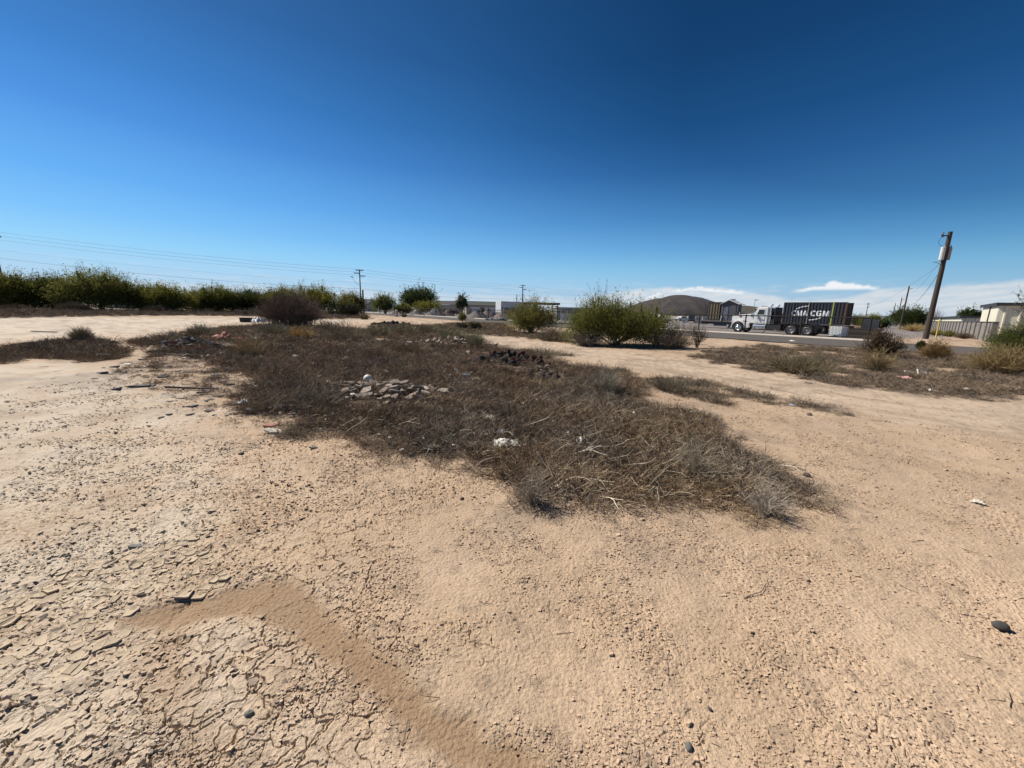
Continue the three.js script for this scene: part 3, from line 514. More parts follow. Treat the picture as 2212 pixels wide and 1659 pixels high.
  // tufts that stand out of the weed patch
  const tufts = [
    ['golden grass tuft beside the red brick scraps', 620, 680, 706, 733, [0.4, 0.28, 0.11]], ['tan grass tuft in front of the red brick scraps', 500, 575, 722, 770, [0.32, 0.23, 0.115]], ['grey-green tuft behind the pale brick heap', 945, 1010, 706, 738, [0.25, 0.23, 0.13]],
    ['grey-green tuft right of the pale brick heap', 1005, 1052, 716, 752, [0.24, 0.22, 0.125]], ['long low tuft trailing off the patch towards the track', 1130, 1214, 754, 775, [0.2, 0.165, 0.11]], ['bristly tuft at the near edge of the weeds, left of the white twigs', 1110, 1195, 1010, 1094, [0.3, 0.25, 0.19]],
    ['tall pale tuft near the right corner of the weeds', 1440, 1560, 940, 1035, [0.3, 0.25, 0.17]], ['bleached twiggy tuft at the right tip of the weeds', 1590, 1720, 1040, 1110, [0.36, 0.31, 0.25]], ['spiky grey tuft by the track, above the weed corner', 1265, 1345, 792, 852, [0.26, 0.23, 0.17]],
    ['dark low tuft on the thin strip beside the track', 1400, 1500, 813, 845, [0.13, 0.11, 0.075]], ['brown tuft behind the beige slab heap', 870, 960, 790, 830, [0.16, 0.115, 0.075]], ['brown tuft in the middle of the far weeds', 700, 790, 696, 736, [0.22, 0.18, 0.115]],
    ['pale tuft next to the dark earth heap', 850, 905, 698, 724, [0.27, 0.23, 0.14]], ['low tuft at the roadside, left of the concrete pedestal', 776, 800, 676, 690, [0.2, 0.155, 0.085]], ['low tuft at the roadside, right of the concrete pedestal', 866, 880, 676, 685, [0.2, 0.16, 0.09]],
    ['olive-grey tuft at the far left corner of the weeds', 395, 470, 700, 728, [0.22, 0.19, 0.12]], ['olive-grey tuft right behind the red brick scraps', 560, 630, 698, 722, [0.22, 0.2, 0.125]], ['dull tuft at the far rim of the weeds below the dead bush', 680, 740, 694, 716, [0.22, 0.19, 0.12]], ['dull olive tuft in front of the dark earth heap', 790, 850, 702, 726, [0.24, 0.21, 0.125]], ['dry tuft halfway between the pale brick heap and the street', 905, 950, 700, 720, [0.25, 0.22, 0.13]],
    ['brown tuft left of the pale brick heap', 850, 925, 735, 764, [0.22, 0.165, 0.1]], ['reddish-brown tuft in the middle of the weeds', 770, 850, 745, 778, [0.2, 0.14, 0.09]],
    ['round grey tuft left of the black box, beneath the trees', 505, 520, 668, 680, [0.2, 0.17, 0.13]], ['second round grey tuft left of the black box', 522, 538, 668, 681, [0.19, 0.16, 0.12]], ['wider tan tuft between the black box and the dead bush', 537, 562, 665, 680, [0.2, 0.165, 0.11]],
  ];
  const tuft = (name, label, category, u0, u1, v0, v1, seed, o) => { const u = (u0 + u1) / 2, p = spot(u, v1), dist = -p[2], near = dist < 6; return solo(name, tuftOf(seed, { w: wide(u0, u1, dist) * 1.1, h: Math.max(0.06, (tallTo(u, v0, dist) - p[1])) * 1.1, n: 110, ...o, r: o.r ?? clamp(dist * 0.00045, 0.0016, 0.016) }), stemMat, label, category, p); };
  tufts.forEach(([label, u0, u1, v0, v1, k], i) => tuft('weed_tuft', label, 'weed', u0, u1, v0, v1, 230 + i, { k, k2: tone(k, 1.35), foot: v1 > 900 ? 0.2 : 0.5, n: v1 > 900 ? 110 : 170, r: v1 > 900 ? 0.0022 : undefined }));
  tuft('dead_bush', 'large dead brown bush on the flats beside the white bag', 'bush', 572, 690, 640, 703, 190, { k: [0.15, 0.105, 0.075], k2: [0.22, 0.165, 0.125], n: 620, forks: 9, r: 0.014, foot: 0.75 });
  tuft('tumbleweed', 'round tan tumbleweed standing on the left weed island', 'bush', 152, 208, 709, 746, 204, { k: [0.24, 0.18, 0.105], k2: [0.32, 0.25, 0.16], foot: 0.35, n: 300, forks: 5 });
  tuft('yellow_dry_bush', 'pale yellow dry bush in front of the reddish one', 'bush', 1858, 1930, 757, 806, 197, { k: [0.27, 0.19, 0.085], k2: [0.33, 0.26, 0.15], n: 220, forks: 5 });
  tuft('round_dry_bush', 'rusty round dry bush standing before the leaning pole', 'bush', 1986, 2050, 738, 777, 198, { k: [0.24, 0.15, 0.055], k2: [0.3, 0.2, 0.08], foot: 0.35, n: 300, forks: 6 });
  tuft('golden_dry_bush', 'wide golden dry bush at the right edge below the green one', 'bush', 2078, 2246, 752, 808, 200, { k: [0.26, 0.185, 0.08], k2: [0.33, 0.24, 0.11], foot: 0.35, n: 420, forks: 6 });
  tuft('brown_dry_bush', 'brown dry bush beside the small bare shrub across the track', 'bush', 1640, 1805, 772, 806, 205, { k: [0.17, 0.135, 0.075], k2: [0.24, 0.19, 0.11], foot: 0.35, n: 320, forks: 5 });
  tuft('dry_scrub', 'brown dry scrub trailing off the right foot of the biggest bush', 'bush', 1395, 1490, 716, 752, 210, { k: [0.17, 0.13, 0.085], k2: [0.24, 0.19, 0.13], foot: 0.6, n: 260, forks: 5 });
  tuft('dry_scrub', 'dry scrub between the airy bush and the biggest bush', 'bush', 1160, 1240, 712, 736, 211, { k: [0.2, 0.16, 0.105], k2: [0.27, 0.22, 0.15], foot: 0.6, n: 240, forks: 5 });
  tuft('grey_twig_heap', 'heap of bare grey twigs at the foot of the biggest bush', 'bush', 1228, 1308, 716, 747, 201, { k: [0.19, 0.16, 0.13], k2: [0.27, 0.24, 0.2], foot: 0.35, n: 200, forks: 4 });
}

// ---------------------------------------------------------------- the mat of dead weeds, which nobody could count
{
  const clump = (seed, n, len, up, r, bend, dark, light) => {
    const R = rng(seed), A = new Acc();
    for (let i = 0; i < n; i++) {
      const a = R() * 6.283, el = up * (R() - 0.15), o = [(R() - 0.5) * len * 1.1, 0.005 + R() * 0.05, (R() - 0.5) * len * 1.1], pale = R() < 0.22, k = tone(pale ? light : dark, 0.35 + 1.15 * R()), L = len * (0.4 + 0.8 * R());
      const [p, e] = arc(o, dirOf(a, el), L, bend, 5, R); for (const q of p) q[1] = Math.max(0.004, q[1]);
      A.twig(p, r * (0.8 + 0.7 * R()), r * 0.4, k);
      if (R() < 0.8) { const [p2] = arc(p[2], unit([e[0] + R() - 0.5, e[1] + R() * 0.8 - 0.2, e[2] + R() - 0.5]), L * 0.45, bend, 2, R); A.twig(p2, r * 0.7, r * 0.3, k); }
    }
    return A.build();
  };
  const mound = (name, label, count, test, variants, colour) => {
    const R = rng(count + 5), lists = variants.map(() => []);
    for (let tries = 0, n = 0; n < count && tries < count * 30; tries++) { const s = test(R); if (!s) continue; n++; lists[Math.floor(R() * variants.length)].push([...s, R() * 6.283, R()]); }
    const g = thing(name, label, 'weeds'); g.userData.kind = 'stuff';
    const m = new THREE.Matrix4(), q = new THREE.Quaternion(), e = new THREE.Euler(), c = new THREE.Color();
    variants.forEach((geo, i) => {
      const im = shade(new THREE.InstancedMesh(geo, stemMat, lists[i].length)); im.name = 'stems';
      lists[i].forEach(([x, z, s, turn, k], j) => { e.set((k - 0.5) * 0.3, turn, (0.5 - k) * 0.2); q.setFromEuler(e); m.compose(V(x, H(x, z) - 0.006, z), q, V(s, s * (0.5 + 0.6 * k), s)); im.setMatrixAt(j, m); const b = 0.75 + 0.5 * fbm(n1, x * 0.8, z * 0.8, 3) + 0.25 * k, w = 0.5 + 0.5 * n2(x * 0.5, z * 0.5); c.setRGB(b * mix(1, colour[0], w), b * mix(1, colour[1], w), b * mix(1, colour[2], w)); im.setColorAt(j, c); });
      g.add(im);
    });
    return g;
  };
  const DARK = [0.2, 0.152, 0.108], LIGHT = [0.46, 0.395, 0.305];
  const nearV = [1, 2, 3, 4].map((s) => clump(300 + s, 26, 0.22, 0.5, 0.003, 1.1, DARK, LIGHT)), tallV = [1, 2].map((s) => clump(310 + s, 20, 0.26, 0.95, 0.0029, 0.95, DARK, LIGHT)), farV = [1, 2, 3].map((s) => clump(320 + s, 24, 0.26, 0.5, 0.0042, 1.1, DARK, [0.26, 0.21, 0.15]));
  // rubble keeps the weeds down
  const CLEAR = [[862, 866, 1.25, 0.95], [765, 852, 0.9, 0.6], [1098, 806, 1.5, 0.7], [1180, 824, 0.8, 0.5], [482, 740, 1.3, 1.1], [416, 758, 1.5, 0.9], [972, 748, 2.5, 1.0], [760, 738, 1.5, 0.6], [940, 768, 1.5, 0.4], [850, 704, 2.4, 1.0], [1094, 972, 0.2, 0.16], [1256, 964, 0.13, 0.1], [1060, 914, 0.16, 0.12], [1406, 978, 0.1, 0.09], [1088, 944, 0.16, 0.1], [1020, 830, 0.5, 0.4], [595, 905, 0.5, 0.3]].map(([u, v, a, b]) => [...G(u, v), a, b]);
  const cleared = (x, z, R) => { for (const [cx, cz, a, b] of CLEAR) if (((x - cx) / a) ** 2 + ((z - cz) / b) ** 2 < 0.75 + 0.5 * R()) return R() < (a > 0.5 ? 0.66 : 0.9); return false; };
  const inArea = (A, r0, r1, sc, power = 1) => (R) => { const x = mix(A.x0 - 1, A.x1 + 1, R()), z = mix(A.z0 - 1, Math.min(-1, A.z1 + 1), R()), r = Math.hypot(x, z); if (r < r0 || r > r1 || Math.abs(x) > -z * 1.75 + 2 || A.signed(x, z) < -2.5) return null; if (cleared(x, z, R)) return null; const c = weedCover(x, z); return R() < Math.pow(c, power) * 0.98 && c > 0.12 ? [x, z, sc * (0.65 + 0.6 * R()) * (0.55 + 0.55 * c)] : null; };
  mound('dry_weeds', 'matted dead brown weeds covering the near part of the dump patch', 7000, inArea(MAIN_WEEDS, 0, 9, 1.0), [...nearV, tallV[0]], [1.16, 1.0, 0.8]);
  const longV = [1, 2].map((q) => clump(330 + q, 7, 0.34, 0.6, 0.0038, 0.75, [0.36, 0.31, 0.24], [0.5, 0.45, 0.37]));
  const tuftV = [1, 2, 3].map((q) => tuftOf(340 + q, { w: 0.42, h: 0.26, n: 46, r: 0.002, forks: 3, k: [0.27, 0.215, 0.15], k2: [0.38, 0.32, 0.24], foot: 0.35 }));
  mound('dry_tussocks', 'low straw-coloured clumps standing out of the near weeds', 260, inArea(MAIN_WEEDS, 0, 13, 1.0), tuftV, [1.1, 1.0, 0.8]);
  mound('dry_stems', 'bleached bare stems tangled through the near weeds', 800, inArea(MAIN_WEEDS, 0, 7.5, 1.0), longV, [1.0, 0.97, 0.9]);
  mound('dry_weeds', 'dead brown weeds over the middle of the dump patch', 4300, inArea(MAIN_WEEDS, 8.5, 18, 1.25), [...nearV.slice(0, 3), tallV[0], farV[0]], [1.2, 1.0, 0.8]);
  mound('dry_weeds', 'dead grass and weeds at the far end of the dump patch', 2900, inArea(MAIN_WEEDS, 17, 60, 1.6), farV, [1.25, 1.1, 0.8]);
  mound('dry_weeds', 'grey dead weeds on the roadside strip right of the track', 4600, inArea(RIGHT_WEEDS, 0, 60, 1.0), farV, [1.2, 1.12, 1.0]);
  mound('dry_weeds', 'thin strip of dead weeds inside the bend of the track', 900, inArea(STREAK, 0, 40, 0.9), [...tallV, farV[0]], [1.1, 1.05, 0.9]);
  mound('dry_weeds', 'dead weeds around the round tumbleweed on the left', 1400, inArea(LEFT_WEEDS, 0, 60, 1.1), farV, [1.2, 1.0, 0.75]);
  mound('dry_weeds', 'sparse dead weeds between the track and the green bushes', 1500, inArea(FAR_WEEDS, 0, 90, 1.7), farV, [1.2, 1.1, 0.85]);
  mound('dry_weeds', 'dead undergrowth along the foot of the mesquite row', 2200, inArea(VERGE_LEFT, 0, 200, 3.2), farV, [1.2, 1.05, 0.85]);
  mound('dry_weeds', 'thin dead stems among the scattered dark slates', 900, (R) => inArea(SLATE_FIELD, 0, 40, 0.8, 0.6)(R), [...nearV.slice(0, 2), ...tallV], [1.1, 1.0, 0.85]);
}

// ---------------------------------------------------------------- hills on the horizon
{
  const hill = (name, label, dist, pts, depth, k, seed) => {                  // ridge line given by sight lines, built as a solid landform
    const ridge = pts.map(([u, v]) => at(u, v, dist)), nx = 90, nz = 30, p = [], c = [], ix = [], x0 = ridge[0][0], x1 = ridge[ridge.length - 1][0];
    const top = (x) => { let i = 0; while (i < ridge.length - 2 && x > ridge[i + 1][0]) i++; const t = clamp((x - ridge[i][0]) / (ridge[i + 1][0] - ridge[i][0])), s = t * t * (3 - 2 * t) * 0.5 + t * 0.5; return mix(ridge[i][1], ridge[i + 1][1], s) * (1 + 0.05 * n3(x * 0.012, seed)); };
    for (let j = 0; j <= nz; j++) for (let i = 0; i <= nx; i++) {
      const x = mix(x0, x1, i / nx), w = (j / nz) * 2 - 1, z = -dist - w * depth + depth * 0.04 * n1(i * 0.07 + seed, j * 0.1), f = Math.pow(Math.max(0, 1 - w * w), 0.8), rough = 1 + (1 - f) * 0.35 * fbm(n2, i * 0.11 + seed, j * 0.16, 4) + 0.16 * Math.abs(n3(i * 0.16, w * 2 + seed)) * (1 - f);
      p.push(x, Math.max(-4, top(x) * f * rough), z); const b = 0.8 + 0.5 * fbm(n1, i * 0.3 + seed, j * 0.4, 4); c.push(k[0] * b, k[1] * b, k[2] * b);
    }
    for (let j = 0; j < nz; j++) for (let i = 0; i < nx; i++) { const a = j * (nx + 1) + i; ix.push(a, a + 1, a + nx + 1, a + 1, a + nx + 2, a + nx + 1); }
    const g = new THREE.BufferGeometry(); g.setAttribute('position', new THREE.Float32BufferAttribute(p, 3)); g.setAttribute('color', new THREE.Float32BufferAttribute(c, 3)); g.setIndex(ix); g.computeVertexNormals();
    structure(name, g, new THREE.MeshStandardMaterial({ vertexColors: true, roughness: 1, side: THREE.DoubleSide }), label, 'hill');
  };
  hill('hill', 'flat-topped dark brown desert hill behind the yard', 1900, [[1250, 690], [1300, 684], [1345, 674], [1375, 661], [1401, 649], [1432, 642], [1455, 638], [1472, 638], [1487, 639.5], [1500, 645], [1514, 652], [1529, 660], [1545, 668], [1575, 682], [1600, 692]], 330, [0.053, 0.043, 0.043], 3);
  hill('hill_001', 'small green-brown hill behind the white truck cab', 2100, [[1560, 688], [1585, 667], [1604, 660], [1618, 664], [1640, 671], [1680, 679], [1740, 692]], 260, [0.07, 0.062, 0.045], 9);
  hill('hill_002', 'low far ridge between the leaning poles', 3600, [[1850, 697], [1880, 690], [1905, 686], [1930, 682], [1955, 688], [2000, 693], [2060, 699]], 500, [0.13, 0.12, 0.115], 15);
}

const STREET_TURN = -Math.atan2(ALONG[1], ALONG[0]);                          // local x runs along the street towards the viewer, local z faces the lot
const onYard = (t, s, y = 0) => { const [x, z] = onStreet(t, s); return [x, y, z]; };
const STEEL = mat(0.016, 0.012, 0.011, 0.8), CHROME = mat(0.75, 0.75, 0.75, 0.22, { metalness: 1 }), BLACK = mat(0.014, 0.013, 0.013, 0.7), RUBBER = mat(0.02, 0.019, 0.018, 0.85), WHITEPAINT = new THREE.MeshPhysicalMaterial({ color: col(0.78, 0.78, 0.76), roughness: 0.35, clearcoat: 0.5, clearcoatRoughness: 0.2, side: THREE.DoubleSide }), DARKGLASS = mat(0.02, 0.035, 0.033, 0.08);
const WOODPOLE = mat(0.075, 0.056, 0.043, 0.9, { map: scrapTexture() });
function scrapTexture() { const t = noiseTexture(256, (u, v) => 0.8 + 0.35 * tiled(n1, u, v * 0.25, 22, 3)); t.repeat.set(2, 1); return t; }

// ---------------------------------------------------------------- pipe fence of the yard
{
  const f = thing('yard_fence', 'dark pipe fence with chain-link mesh along the far kerb', 'fence', onYard(0, 1.35), STREET_TURN), T0 = -122, T1 = 13.1, STEP = 5.0, HGT = 1.95;
  const postG = mergeGeometries([cyl(0.07, 0.07, HGT, 0, HGT / 2, 0, 'y', 8), new THREE.SphereGeometry(0.065, 8, 5).translate(0, HGT, 0)].map((g) => g.toNonIndexed()));
  const meshG = []; { const L = STEP, s = 0.13; for (let q = -HGT; q < L; q += s) for (const sg of [1, -1]) { let x0 = q, y0 = 0, x1 = q + HGT, y1 = HGT; if (x0 < 0) { y0 = -x0; x0 = 0; } if (x1 > L) { y1 -= x1 - L; x1 = L; } if (x1 - x0 < 0.05) continue; const a = sg > 0 ? [x0, y0] : [L - x0, y0], b = sg > 0 ? [x1, y1] : [L - x1, y1]; meshG.push(bar([a[0], a[1] + 0.03, sg * 0.003], [b[0], b[1] + 0.03 > HGT ? HGT : b[1], sg * 0.003], 0.0022, 0.0022, 3, true)); } }
  const meshPanel = mergeGeometries(meshG.map((g) => g.toNonIndexed())), railG = cyl(0.055, 0.055, STEP, STEP / 2, HGT - 0.06, 0, 'x', 8), lowG = cyl(0.018, 0.018, STEP, STEP / 2, 0.12, 0, 'x', 6), wireMat = mat(0.05, 0.045, 0.042, 0.6, { metalness: 0.4 });
  for (let t = T0; t <= T1 + 0.01; t += STEP) {
    const p = part('post', postG, STEEL, f); p.position.x = t; 
    if (t + STEP <= T1 + 0.01) { for (const [n, g, m] of [['top_rail', railG, STEEL], ['mesh_panel', meshPanel, wireMat]]) part(n, g, m, f).position.x = t; if (t > -20) part('bottom_rail', lowG, STEEL, f).position.x = t; }
  }
  part('brace', bar([4.7, 0.1, -0.03], [5.5, 1.0, -0.03], 0.03), STEEL, f);
  for (const [t, y] of [[-38.5, 1.75], [-36, 1.78]]) part('lamp', [cyl(0.09, 0.05, 0.22, t, y + 0.25, 0, 'y', 8)], BLACK, f);
  // the grey sheet-metal fence that goes back from the corner
  const S0 = standing(1864, 45), S1 = standing(1896, 53), SL = Math.hypot(S1[0] - S0[0], S1[2] - S0[2]), g = thing('sheet_fence', 'grey corrugated sheet fence right of the white tote', 'fence', S0, Math.atan2(-(S1[2] - S0[2]), S1[0] - S0[0])), cm = mat(0.2, 0.2, 0.2, 0.7);
  for (let i = 0; i * 1.2 < SL; i++) { const pts = []; for (let k = 0; k <= 12; k++) pts.push([i * 1.2 + k * 0.0975, 0.025 * (k % 4 < 2 ? 1 : -1)]); for (let k = 12; k >= 0; k--) pts.push([i * 1.2 + k * 0.0975, 0.025 * (k % 4 < 2 ? 1 : -1) - 0.008]); const q = prism(pts, 1.75).rotateX(-Math.PI / 2).translate(0, 0.95, 0); part('sheet', q, cm, g); part('post', box(0.06, 1.9, 0.06, i * 1.2 - 0.015, 0.95, -0.06), STEEL, g); }
}

// ---------------------------------------------------------------- wheels shared by vehicles
function wheelOn(parent, x, z, r, w, dual = false, rimMat = CHROME, side = 1) {
  const h = w / 2, tyre = new THREE.LatheGeometry([[r * 0.58, -h], [r * 0.8, -h], [r * 0.95, -h * 0.92], [r, -h * 0.62], [r, -h * 0.1], [r * 0.985, 0], [r, h * 0.1], [r, h * 0.62], [r * 0.95, h * 0.92], [r * 0.8, h], [r * 0.58, h], [r * 0.56, 0]].map(([a, b]) => new THREE.Vector2(a, b)), 28).rotateX(Math.PI / 2);
  const g = new THREE.Group(); g.name = 'wheel'; parent.add(g); g.position.set(x, r, z);
  part('tyre', dual ? [tyre, tyre.clone().translate(0, 0, -side * (w + 0.04))] : tyre, RUBBER, g);
  const q = side * h, dish = dual ? -0.09 : 0.03, rim = new THREE.LatheGeometry([[r * 0.58, 0], [r * 0.6, 0.015], [r * 0.54, 0.02], [r * 0.5, dish - 0.06], [r * 0.3, dish - 0.02], [r * 0.26, dish + 0.03], [r * 0.12, dish + 0.05], [0.001, dish + 0.05]].map(([a, b]) => new THREE.Vector2(a, b * 1)), 24).rotateX(Math.PI / 2 * side);
  part('rim', rim.translate(0, 0, q * 0.96), rimMat, g);
  const nuts = []; for (let k = 0; k < 10; k++) nuts.push(cyl(0.016, 0.016, 0.03, Math.cos(k * 0.628) * r * 0.36, Math.sin(k * 0.628) * r * 0.36, q + side * (dish - 0.01), 'z', 6)); part('lug_nuts', nuts, rimMat, g).userData.kind = 'stuff';
  return g;
}
// ---------------------------------------------------------------- the white truck
{
  const t = thing('semi_truck', 'white conventional semi tractor parked behind the fence', 'truck', onYard(1.35, 4.75), STREET_TURN), W = WHITEPAINT, grey = mat(0.3, 0.29, 0.28, 0.4, { metalness: 0.6 });
  const hood = part('hood', prism([[-0.95, 0.95], [-0.98, 1.6], [-0.9, 1.86], [-0.7, 1.93], [0.6, 2.05], [1.48, 2.12], [1.48, 1.1], [0.85, 1.05], [0.7, 1.2], [0.4, 1.3], [-0.4, 1.3], [-0.62, 1.15]], 1.36, 0.05), W, t);
  part('emblem', prism([[-0.14, 0.09], [0.14, 0.09], [0.1, -0.02], [0, -0.1], [-0.1, -0.02]], 0.015).translate(-0.05, 1.74, 0.69), mat(0.16, 0.03, 0.03, 0.4), hood);
  part('air_intake', [cyl(0.17, 0.17, 0.5, 1.25, 1.95, 0.86, 'y', 14)], CHROME, hood);
  part('grille', [box(0.04, 1.0, 1.0, -1.0, 1.25, 0), ...[-0.4, -0.24, -0.08, 0.08, 0.24, 0.4].map((z) => box(0.03, 0.92, 0.02, -1.03, 1.25, z))], grey, t);
  part('bumper', prism([[-1.28, 0.42], [-1.1, 0.42], [-1.08, 0.82], [-1.26, 0.82]], 2.4, 0.03), CHROME, t);
  for (const s of [1, -1]) {
    const arch = []; for (let k = 0; k <= 12; k++) { const a = Math.PI * (1.04 - k / 12 * 1.08); arch.push([Math.cos(a) * 0.76, 0.56 + Math.sin(a) * 0.78]); } for (let k = 12; k >= 0; k--) { const a = Math.PI * (1.04 - k / 12 * 1.08); arch.push([Math.cos(a) * 0.66, 0.56 + Math.sin(a) * 0.67]); }
    part('fender', [prism(arch, 0.55, 0.03).translate(0, 0, s * 0.94), prism([[0.68, 0.55], [1.1, 0.55], [1.1, 1.12], [0.55, 1.18]], 0.3, 0.03).translate(0, 0, s * 0.98)], W, t);
    part('headlight', [box(0.16, 0.18, 0.3, -0.86, 1.2, s * 0.94)], CHROME, t);
    wheelOn(t, 0, s * 1.04, 0.55, 0.28, false, CHROME, s);
    for (const x of [5.15, 6.52]) {
      wheelOn(t, x, s * 1.06, 0.55, 0.27, true, mat(0.42, 0.41, 0.39, 0.4, { metalness: 0.6 }), s);
      const q = []; for (let k = 0; k <= 10; k++) { const a = Math.PI * (1.0 - k / 10); q.push([x + Math.cos(a) * 0.7, 0.55 + Math.sin(a) * 0.7]); } for (let k = 10; k >= 0; k--) { const a = Math.PI * (1.0 - k / 10); q.push([x + Math.cos(a) * 0.66, 0.55 + Math.sin(a) * 0.66]); } part('mudguard', prism(q, 0.62).translate(0, 0, s * 0.92), BLACK, t);
    }
    part('fuel_tank', [cyl(0.3, 0.3, 1.25, 2.15, 0.72, s * 0.95, 'x', 20)], CHROME, t);
    for (const x of [1.75, 2.55]) part('tank_strap', cyl(0.308, 0.308, 0.06, x, 0.72, s * 0.95, 'x', 20), grey, t);
    part('step', box(0.9, 0.05, 0.22, 2.1, 1.03, s * 1.06), CHROME, t); part('step', box(0.5, 0.04, 0.2, 2.1, 0.5, s * 1.1), CHROME, t);
    const st = part('exhaust_stack', [cyl(0.075, 0.075, 1.9, 3.0, 2.0, s * 0.92, 'y', 14), bar([3.0, 2.94, s * 0.92], [3.14, 3.12, s * 0.92], 0.075, 0.075, 12)], CHROME, t); part('heat_shield', [cyl(0.11, 0.11, 0.95, 3.0, 1.75, s * 0.92, 'y', 14)], CHROME, st);
  }
  const cab = part('cab', prism([[1.46, 1.06], [1.46, 2.1], [1.52, 2.2], [1.74, 2.72], [1.86, 2.82], [2.65, 2.84], [2.78, 2.74], [2.82, 1.06]], 2.0, 0.07), W, t);
  part('windshield', prism([[1.5, 2.16], [1.71, 2.66], [1.735, 2.65], [1.525, 2.15]], 1.76), DARKGLASS, cab);
  part('sun_visor', prism([[1.5, 2.7], [1.78, 2.84], [1.8, 2.8], [1.54, 2.66]], 1.9), W, cab);
  part('roof_light', [-0.6, -0.3, 0, 0.3, 0.6].map((z) => box(0.14, 0.07, 0.1, 1.95, 2.87, z)), mat(0.5, 0.25, 0.05, 0.4), cab);
  part('horn', [cyl(0.03, 0.06, 0.5, 2.2, 2.92, 0.35, 'x', 8)], CHROME, cab);
  for (const s of [1, -1]) {
    const door = part('door', prism([[1.66, 1.2], [1.66, 2.08], [1.82, 2.62], [2.52, 2.62], [2.52, 1.2]], 0.03, 0.008).translate(0, 0, s * 1.008), W, t);
    part('window', [prism([[1.76, 2.08], [1.9, 2.52], [2.12, 2.52], [2.12, 2.08]], 0.014).translate(0, 0, s * 1.024), prism([[2.16, 2.08], [2.16, 2.52], [2.44, 2.52], [2.44, 2.08]], 0.014).translate(0, 0, s * 1.024)], DARKGLASS, door);
    part('window_frame', [box(0.035, 0.5, 0.02, 2.14, 2.3, s * 1.026), box(0.76, 0.03, 0.02, 2.1, 2.055, s * 1.026), box(0.62, 0.03, 0.02, 2.16, 2.545, s * 1.026)], BLACK, door);
    part('handle', box(0.14, 0.1, 0.03, 2.4, 1.45, s * 1.03), BLACK, door);
    part('mirror', [box(0.05, 0.42, 0.18, 1.58, 2.12, s * 1.24), bar([1.62, 2.3, s * 1.0], [1.58, 2.3, s * 1.24], 0.015), bar([1.62, 1.95, s * 1.0], [1.58, 1.95, s * 1.24], 0.015)], CHROME, t);
  }
  part('cab_rear_panel', [box(0.05, 1.6, 1.9, 2.85, 1.9, 0)], mat(0.27, 0.25, 0.23, 0.5), t);
  part('headache_rack', [box(0.07, 1.75, 1.9, 3.42, 1.95, 0), box(0.5, 1.2, 0.5, 3.2, 1.7, 0.4), box(0.35, 0.5, 0.3, 3.3, 1.3, 0.85)], mat(0.03, 0.024, 0.02, 0.7), t);
  part('air_line', [bar([3.5, 2.0, 0.2], [3.75, 2.4, 0.3], 0.02), bar([3.75, 2.4, 0.3], [4.2, 1.3, 0.2], 0.02)], mat(0.35, 0.1, 0.05), t);
  part('frame_rail', [box(7.9, 0.26, 0.09, 3.3, 0.88, 0.43), box(7.9, 0.26, 0.09, 3.3, 0.88, -0.43), box(0.1, 0.2, 0.9, 7.2, 0.88, 0), box(0.1, 0.2, 0.9, 4.2, 0.88, 0)], BLACK, t);
  part('battery_box', [box(1.3, 0.5, 0.5, 3.55, 0.72, 0.95), box(1.3, 0.5, 0.5, 3.55, 0.72, -0.95)], mat(0.03, 0.03, 0.03, 0.6), t);
  part('fifth_wheel', [cyl(0.5, 0.5, 0.1, 5.8, 1.14, 0, 'y', 20), box(0.9, 0.16, 0.8, 5.8, 1.04, 0)], BLACK, t);
  part('axle', [cyl(0.08, 0.08, 2.0, 0, 0.55, 0, 'z', 10), cyl(0.12, 0.12, 2.0, 5.15, 0.55, 0, 'z', 10), cyl(0.12, 0.12, 2.0, 6.52, 0.55, 0, 'z', 10)], BLACK, t);
  for (const s of [1, -1]) part('mud_flap', box(0.02, 0.6, 0.6, 7.2, 0.62, s * 0.92), BLACK, t);
}
// ---------------------------------------------------------------- the dark shipping container on its trailer
function corrugated(L, hgt, n, depth, material, name, parent, x0, y0, z, face = 1) {          // an upright sheet with trapezoid ribs
  const p = [], uv = [], ix = [], q = L / n, prof = [[0, 0], [0.22, 0], [0.36, 1], [0.64, 1], [0.78, 0]];
  const xs = []; for (let i = 0; i < n; i++) for (const [a, b] of prof) xs.push([(i + a) * q, b]); xs.push([L, 0]);
  for (const [x, b] of xs) for (const y of [0, hgt]) { p.push(x0 + x, y0 + y, z - face * b * depth); uv.push(face > 0 ? x / L : 1 - x / L, y / hgt); }
  for (let i = 0; i < xs.length - 1; i++) { const a = i * 2; ix.push(a, a + 2, a + 1, a + 1, a + 2, a + 3); }
  const g = new THREE.BufferGeometry(); g.setAttribute('position', new THREE.Float32BufferAttribute(p, 3)); g.setAttribute('uv', new THREE.Float32BufferAttribute(uv, 2)); g.setIndex(ix); const f = g.toNonIndexed(); f.computeVertexNormals();
  return part(name, f, material, parent);
}
